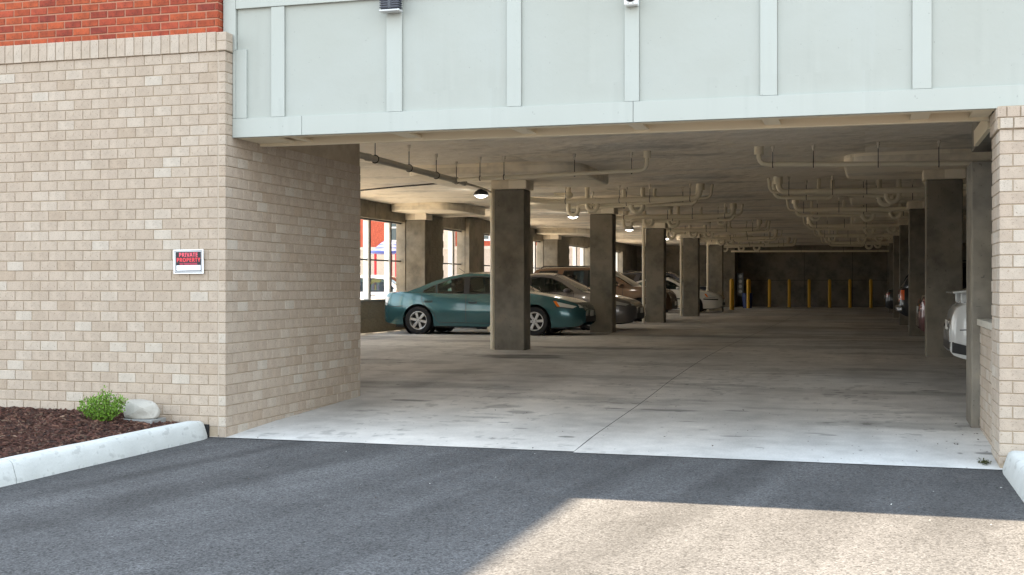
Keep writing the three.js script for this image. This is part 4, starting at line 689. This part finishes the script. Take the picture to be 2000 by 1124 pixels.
const SEDAN = {
  L: 4.86, W: 1.79, H: 1.415, wr: 0.327, rim: 0.215, style: 'six', axle: [0.94, 3.745], belt: 0.93, tumble: 0.2, sy: 0.2, crown: 0.03,
  deck: [[0, 0.62], [0.03, 0.78], [0.08, 0.905], [0.16, 0.955], [0.6, 0.985], [1.0, 0.97], [1.6, 0.945], [2.6, 0.93], [3.2, 0.955], [3.45, 0.965], [3.9, 0.915], [4.35, 0.825], [4.62, 0.745], [4.78, 0.665], [4.86, 0.55]],
  wid: [[0, 0.68], [0.04, 0.78], [0.12, 0.87], [0.3, 0.94], [0.7, 0.985], [1.2, 1], [3.5, 1], [4.0, 0.985], [4.35, 0.94], [4.6, 0.86], [4.75, 0.76], [4.86, 0.58]],
  sill: [[0, 0.36], [0.06, 0.29], [0.3, 0.235], [1.3, 0.2], [3.3, 0.19], [4.3, 0.19], [4.7, 0.21], [4.86, 0.3]],
  cabin: {
    outline: [[0.55, 0.955], [0.95, 1.1], [1.3, 1.245], [1.65, 1.345], [1.95, 1.395], [2.3, 1.415], [2.6, 1.4], [2.85, 1.355], [3.15, 1.2], [3.52, 0.965], [3.2, 0.93], [2.4, 0.915], [1.4, 0.93]],
    windows: [[[1.03, 0.965], [1.06, 1.03], [1.33, 1.15], [1.36, 0.955]], [[1.4, 0.955], [1.37, 1.165], [1.7, 1.28], [1.98, 1.33], [2.03, 1.335], [2.05, 0.945]], [[2.17, 0.945], [2.15, 1.34], [2.4, 1.345], [2.68, 1.315], [2.95, 1.2], [3.28, 0.985]]],
    pillars: [[[2.05, 0.94], [2.17, 0.94], [2.15, 1.34], [2.035, 1.335]]],
    cowl: [3.56, 0.97], front: [2.72, 1.385], rear: [1.7, 1.36], tail: [0.66, 0.985], roof: [[1.7, 1.36], [2.0, 1.4], [2.3, 1.418], [2.55, 1.41], [2.72, 1.385]], seats: [[1.75, 3], [2.55, 2]],
  },
  seams: [[[1.03, 0.94], [1.03, 0.8], [1.1, 0.68], [1.33, 0.52], [1.4, 0.34], [1.46, 0.28]], [[2.11, 0.93], [2.12, 0.6], [2.12, 0.28]], [[3.3, 0.95], [3.27, 0.6], [3.25, 0.28]], [[1.46, 0.28], [3.25, 0.27]], [[0.12, 0.63], [0.58, 0.66]], [[4.2, 0.64], [4.6, 0.62]]],
  handles: [[1.2, 0.77], [2.28, 0.75]], mould: [[[1.38, 0.475], [2.1, 0.47]], [[2.14, 0.47], [3.24, 0.465]]], mouldW: 0.032,
  lampsFront: [[[4.27, 0.665], [4.62, 0.625], [4.7, 0.665], [4.2, 0.785]]], amber: [[[4.27, 0.66], [4.34, 0.655], [4.25, 0.785], [4.18, 0.785]]], lampsRear: [[[0.02, 0.7], [0.12, 0.66], [0.2, 0.86], [0.07, 0.88]]],
  grille: [-0.42, 0.42, 0.6, 0.7], intake: [-0.5, 0.5, 0.3, 0.44], frontLamps: [[0.46, 0.66, 0.63, 0.72]], rearLamps: [[0.4, 0.62, 0.68, 0.86]], plateFront: 0.5, plateRear: 0.68, antenna: true, wiper: true,
};
const SUV = {
  L: 4.8, W: 1.84, H: 1.68, wr: 0.36, rim: 0.225, style: 'five', axle: [1.05, 3.88], belt: 1.08, tumble: 0.2, sy: 0.3, crown: 0.03,
  deck: [[0, 0.75], [0.03, 1.0], [0.08, 1.06], [1, 1.085], [2.4, 1.08], [3.5, 1.09], [4.1, 1.06], [4.5, 0.99], [4.68, 0.9], [4.76, 0.75], [4.8, 0.62]],
  wid: [[0, 0.84], [0.05, 0.9], [0.3, 0.97], [1, 1], [3.8, 1], [4.3, 0.96], [4.6, 0.9], [4.75, 0.8], [4.8, 0.68]],
  sill: [[0, 0.46], [0.2, 0.36], [1.4, 0.33], [3.4, 0.32], [4.4, 0.32], [4.8, 0.4]],
  cabin: {
    outline: [[0.08, 1.07], [0.2, 1.35], [0.42, 1.62], [0.7, 1.67], [1.6, 1.69], [2.4, 1.675], [2.75, 1.62], [3.15, 1.36], [3.6, 1.085], [2.4, 1.06], [1, 1.06]],
    windows: [[[0.3, 1.12], [0.4, 1.36], [0.56, 1.58], [1.15, 1.6], [0.98, 1.12]], [[1.2, 1.12], [1.36, 1.6], [2.02, 1.61], [2.02, 1.1]], [[2.14, 1.1], [2.14, 1.61], [2.62, 1.57], [2.92, 1.38], [3.26, 1.11]]],
    pillars: [[[2.02, 1.1], [2.14, 1.1], [2.14, 1.61], [2.02, 1.61]]],
    cowl: [3.66, 1.09], front: [2.7, 1.645], rear: [0.45, 1.64], tail: [0.12, 1.09], roof: [[0.45, 1.64], [0.8, 1.68], [1.6, 1.7], [2.3, 1.685], [2.7, 1.645]], seats: [[1.5, 3], [2.5, 2]],
  },
  seams: [[[1.1, 1.07], [1.12, 0.95], [1.42, 0.75], [1.5, 0.42]], [[2.08, 1.07], [2.08, 0.42]], [[3.3, 1.08], [3.3, 0.42]], [[1.5, 0.42], [3.3, 0.42]]], handles: [[1.35, 0.98], [2.3, 0.97]], mould: [[[1.5, 0.62], [2.06, 0.62]], [[2.1, 0.62], [3.28, 0.62]]], mouldW: 0.05,
  lampsFront: [[[4.45, 0.76], [4.66, 0.74], [4.66, 0.88], [4.4, 0.92]]], lampsRear: [[[0.02, 0.78], [0.12, 0.78], [0.12, 1.02], [0.03, 1.02]]], grille: [-0.45, 0.45, 0.68, 0.82], intake: [-0.5, 0.5, 0.46, 0.58], frontLamps: [[0.5, 0.66, 0.74, 0.86]], rearLamps: [[0.56, 0.76, 0.72, 1.0]], plateFront: 0.56, plateRear: 0.85, bumperRear: 0.55, rack: true,
};
const BUG = 'cars parked facing the aisle';
car('parked_car', 'teal blue sedan with silver six spoke wheels, parked behind the first column', { ...SEDAN, body: paint(0.038, 0.126, 0.142, 0.24, 0.45), rearM: lampClear, group: BUG }, [-8.5, 0.33, 27.12]);
car('parked_car', 'taupe silver sedan parked between the teal sedan and the tan SUV', { ...SEDAN, L: 4.86, style: 'ten', body: paint(0.22, 0.205, 0.20, 0.3, 0.55), mirrorM: paint(0.2, 0.18, 0.2), group: BUG, amber: null }, [-7.95, 0.33, 30.5]);
car('parked_suv', 'brown and tan SUV with dark windows and roof rails behind the second column', { ...SUV, cat: 'SUV', body: paint(0.17, 0.098, 0.055, 0.35, 0.4), glass: glassDark, mouldM: mat([0.28, 0.19, 0.11], 0.5), group: BUG }, [-8.2, 0.33, 38.1]);
car('parked_car', 'white sedan with a black side stripe parked by the fourth column', { ...SEDAN, style: 'ten', body: paint(0.68, 0.66, 0.60, 0.35, 0.0), mouldM: trimM, mouldW: 0.05, mould: [[[0.3, 0.6], [0.55, 0.6]], [[1.35, 0.58], [3.24, 0.58]], [[4.15, 0.57], [4.72, 0.55]]], group: BUG }, [-7.95, 0.33, 49.4]);
car('parked_suv', 'dark blue SUV parked behind the white sedan', { ...SUV, cat: 'SUV', body: paint(0.012, 0.016, 0.03), glass: glassDark, group: BUG }, [-8.4, 0.33, 52.9]);
const BUG2 = 'cars parked tail out between the right columns';
car('parked_car', 'white sedan tail with a raised spoiler beside the first right column', { ...SEDAN, spoiler: 1.13, style: 'five', body: paint(0.70, 0.71, 0.70, 0.3, 0.0), group: BUG2, lampsRear: null, rearLamps: [[0.2, 0.45, 0.7, 0.82]], valance: true }, [3.5, 0.262, 17.5]);
car('parked_car', 'maroon sedan tail showing past the first right column', { ...SEDAN, style: 'ten', body: paint(0.10, 0.03, 0.028), group: BUG2 }, [3.4, 0.33, 24.5]);
car('parked_suv', 'black SUV tail with a glowing red orange lamp past the second right column', { ...SUV, cat: 'SUV', body: paint(0.012, 0.012, 0.014), glass: glassDark, rearM: phys([0.85, 0.12, 0.03], 0.15, { clearcoat: 1 }), bumperM: mat([0.4, 0.4, 0.4], 0.25, { metalness: 0.9 }), group: BUG2 }, [3.22, 0.33, 32.2]);
car('parked_car', 'black sedan tail far down the right side of the aisle', { ...SEDAN, style: 'ten', body: paint(0.01, 0.01, 0.011), group: BUG2 }, [3.15, 0.33, 48]);
car('parked_suv', 'white SUV parked outside in the courtyard', { ...SUV, cat: 'SUV', H: 1.56, rack: false, body: paint(0.75, 0.76, 0.76, 0.35, 0), mouldM: paint(0.6, 0.6, 0.6) }, [-17.75, 0.12, 43]);
// ---------------------------------------------------------------- courtyard beyond the openings
structure('courtyard_pavement', sheet(range(-70, -11.76, 6), range(8, 100, 6), () => 0.12), mat([0.62, 0.60, 0.55], 0.9, { map: T.block }));
{
  const t = thing('courtyard_building', 'red brick building with a beige base across the courtyard', 'building', null, [-28, 0.1, 66]);
  mesh('base', box(-22, 15.5, 0, 3.42, 0, 0.6), mat([0.52, 0.45, 0.37], 0.9, { map: T.beige }), t); mesh('base_band', box(-22, 15.5, 3.422, 3.6, -0.05, 0.6), mat([0.6, 0.55, 0.48], 0.9, { map: T.beige }), t);
  mesh('wall', box(-22, 15.5, 3.602, 12, 0.02, 0.6), mat([0.50, 0.105, 0.055], 0.9, { map: T.red }), t);
  mesh('pilaster', box(4.2, 5.2, 3.602, 12, -0.1, 0.02), mat([0.55, 0.48, 0.4], 0.9, { map: T.beige }), t);
  mesh('roof', box(-22.3, 15.8, 12.002, 12.3, -0.4, 0.8), M.cladTrim, t);
  for (const x of [-9, -5, 1.05, 6.4, 9.4, 12.4]) for (const y of [3.9, 7.4]) {
    const w = new THREE.Group(); w.name = 'window'; t.add(w); w.position.set(x, y, 0.05);
    mesh('frame', [box(0, 0.95, 0, 0.1, -0.02, 0.1), box(0, 0.95, 1.55, 1.65, -0.02, 0.1), box(0, 0.1, 0.1, 1.55, -0.02, 0.1), box(0.85, 0.95, 0.1, 1.55, -0.02, 0.1), box(0.1, 0.85, 0.8, 0.88, -0.01, 0.1)], M.white, w);
    for (const [a, b] of [[0.1, 0.8], [0.88, 1.55]]) mesh('pane', box(0.1, 0.85, a, b, 0.01, 0.03), phys([0.04, 0.06, 0.06], 0.08), w);
  }
}
{
  const t = thing('playground_tower', 'play tower with a blue striped domed roof, red posts and a yellow slide', 'playground', null, [-20.4, 0.12, 50]);
  const red = mat([0.42, 0.02, 0.03], 0.4), yel = mat([0.9, 0.45, 0.03], 0.4), blu = mat([0.03, 0.055, 0.26], 0.45), pale = mat([0.16, 0.19, 0.33], 0.45);
  const prof = (t) => { const r = 0.78 * Math.pow(1 - t, 0.62), y = 2.82 + 0.56 * t; return [r, y]; };
  for (let k = 0; k < 8; k++) { const p = []; for (let j = 0; j <= 3; j++) p.push(new THREE.Vector2(...prof(Math.min(0.999, (k + j / 3) / 8)))); mesh('roof_band', new THREE.LatheGeometry(p, 24), k % 2 ? pale : blu, t); }
  mesh('roof_rim', new THREE.TorusGeometry(0.78, 0.07, 8, 28).rotateX(Math.PI / 2).translate(0, 2.8, 0), blu, t);
  for (const [x, z] of [[-0.5, 0.4], [0.5, 0.4], [-0.12, -0.5], [0.55, -0.4]]) mesh('post', cyl(new THREE.Vector3(x, 0, z), new THREE.Vector3(x, 2.8, z), 0.06), red, t);
  mesh('deck', box(-0.6, 0.6, 0.85, 0.95, -0.55, 0.55), mat([0.12, 0.1, 0.3], 0.6), t);
  const arch = new THREE.TorusGeometry(0.42, 0.11, 8, 20, Math.PI); arch.scale(1.2, 1, 1); arch.translate(-0.35, 1.15, 0.55); mesh('arch', arch, yel, t);
  for (let k = 0; k < 6; k++) mesh('bar', cyl(new THREE.Vector3(-0.7 + k * 0.13, 0.7, 0.52), new THREE.Vector3(-0.7 + k * 0.13, 1.35, 0.52), 0.035), k % 2 ? mat([0.5, 0.18, 0.45], 0.5) : yel, t);
  for (let k = 0; k < 4; k++) mesh('bar', cyl(new THREE.Vector3(0.3 + k * 0.11, 0.6, 0.5), new THREE.Vector3(0.3 + k * 0.11, 1.5, 0.5), 0.035), k % 2 ? blu : yel, t);
  mesh('slide', bentTube([new THREE.Vector3(-0.6, 1.0, 0.2), new THREE.Vector3(-1.2, 0.75, 0.3), new THREE.Vector3(-2.2, 0.2, 0.4), new THREE.Vector3(-2.6, 0.2, 0.4)], 0.16, 0.3), yel, t);
  const s = thing('hedge_shrub', 'dark green bush behind the play tower', 'shrub', null, [-18.9, 0.12, 54]);
  const lf = new THREE.InstancedMesh(new THREE.PlaneGeometry(0.12, 0.08), mat([0.06, 0.13, 0.03], 0.8, { side: THREE.DoubleSide }), 1500), o = new THREE.Object3D();
  for (let i = 0; i < 1500; i++) { const a = R(0, 6.28), r = Math.cbrt(rnd()), h = R(-1, 1), q = Math.sqrt(1 - h * h); o.position.set(0.7 * r * q * Math.cos(a), 0.75 + 0.7 * r * h, 0.6 * r * q * Math.sin(a)); o.rotation.set(R(0, 6), R(0, 6), R(0, 6)); o.updateMatrix(); lf.setMatrixAt(i, o.matrix); }
  lf.name = 'foliage'; lf.userData.kind = 'stuff'; lf.castShadow = lf.receiveShadow = true; s.add(lf); mesh('stem', cyl(new THREE.Vector3(0, 0, 0), new THREE.Vector3(0, 0.7, 0), 0.04), M.column, s);
}
renderer.render(scene, camera);
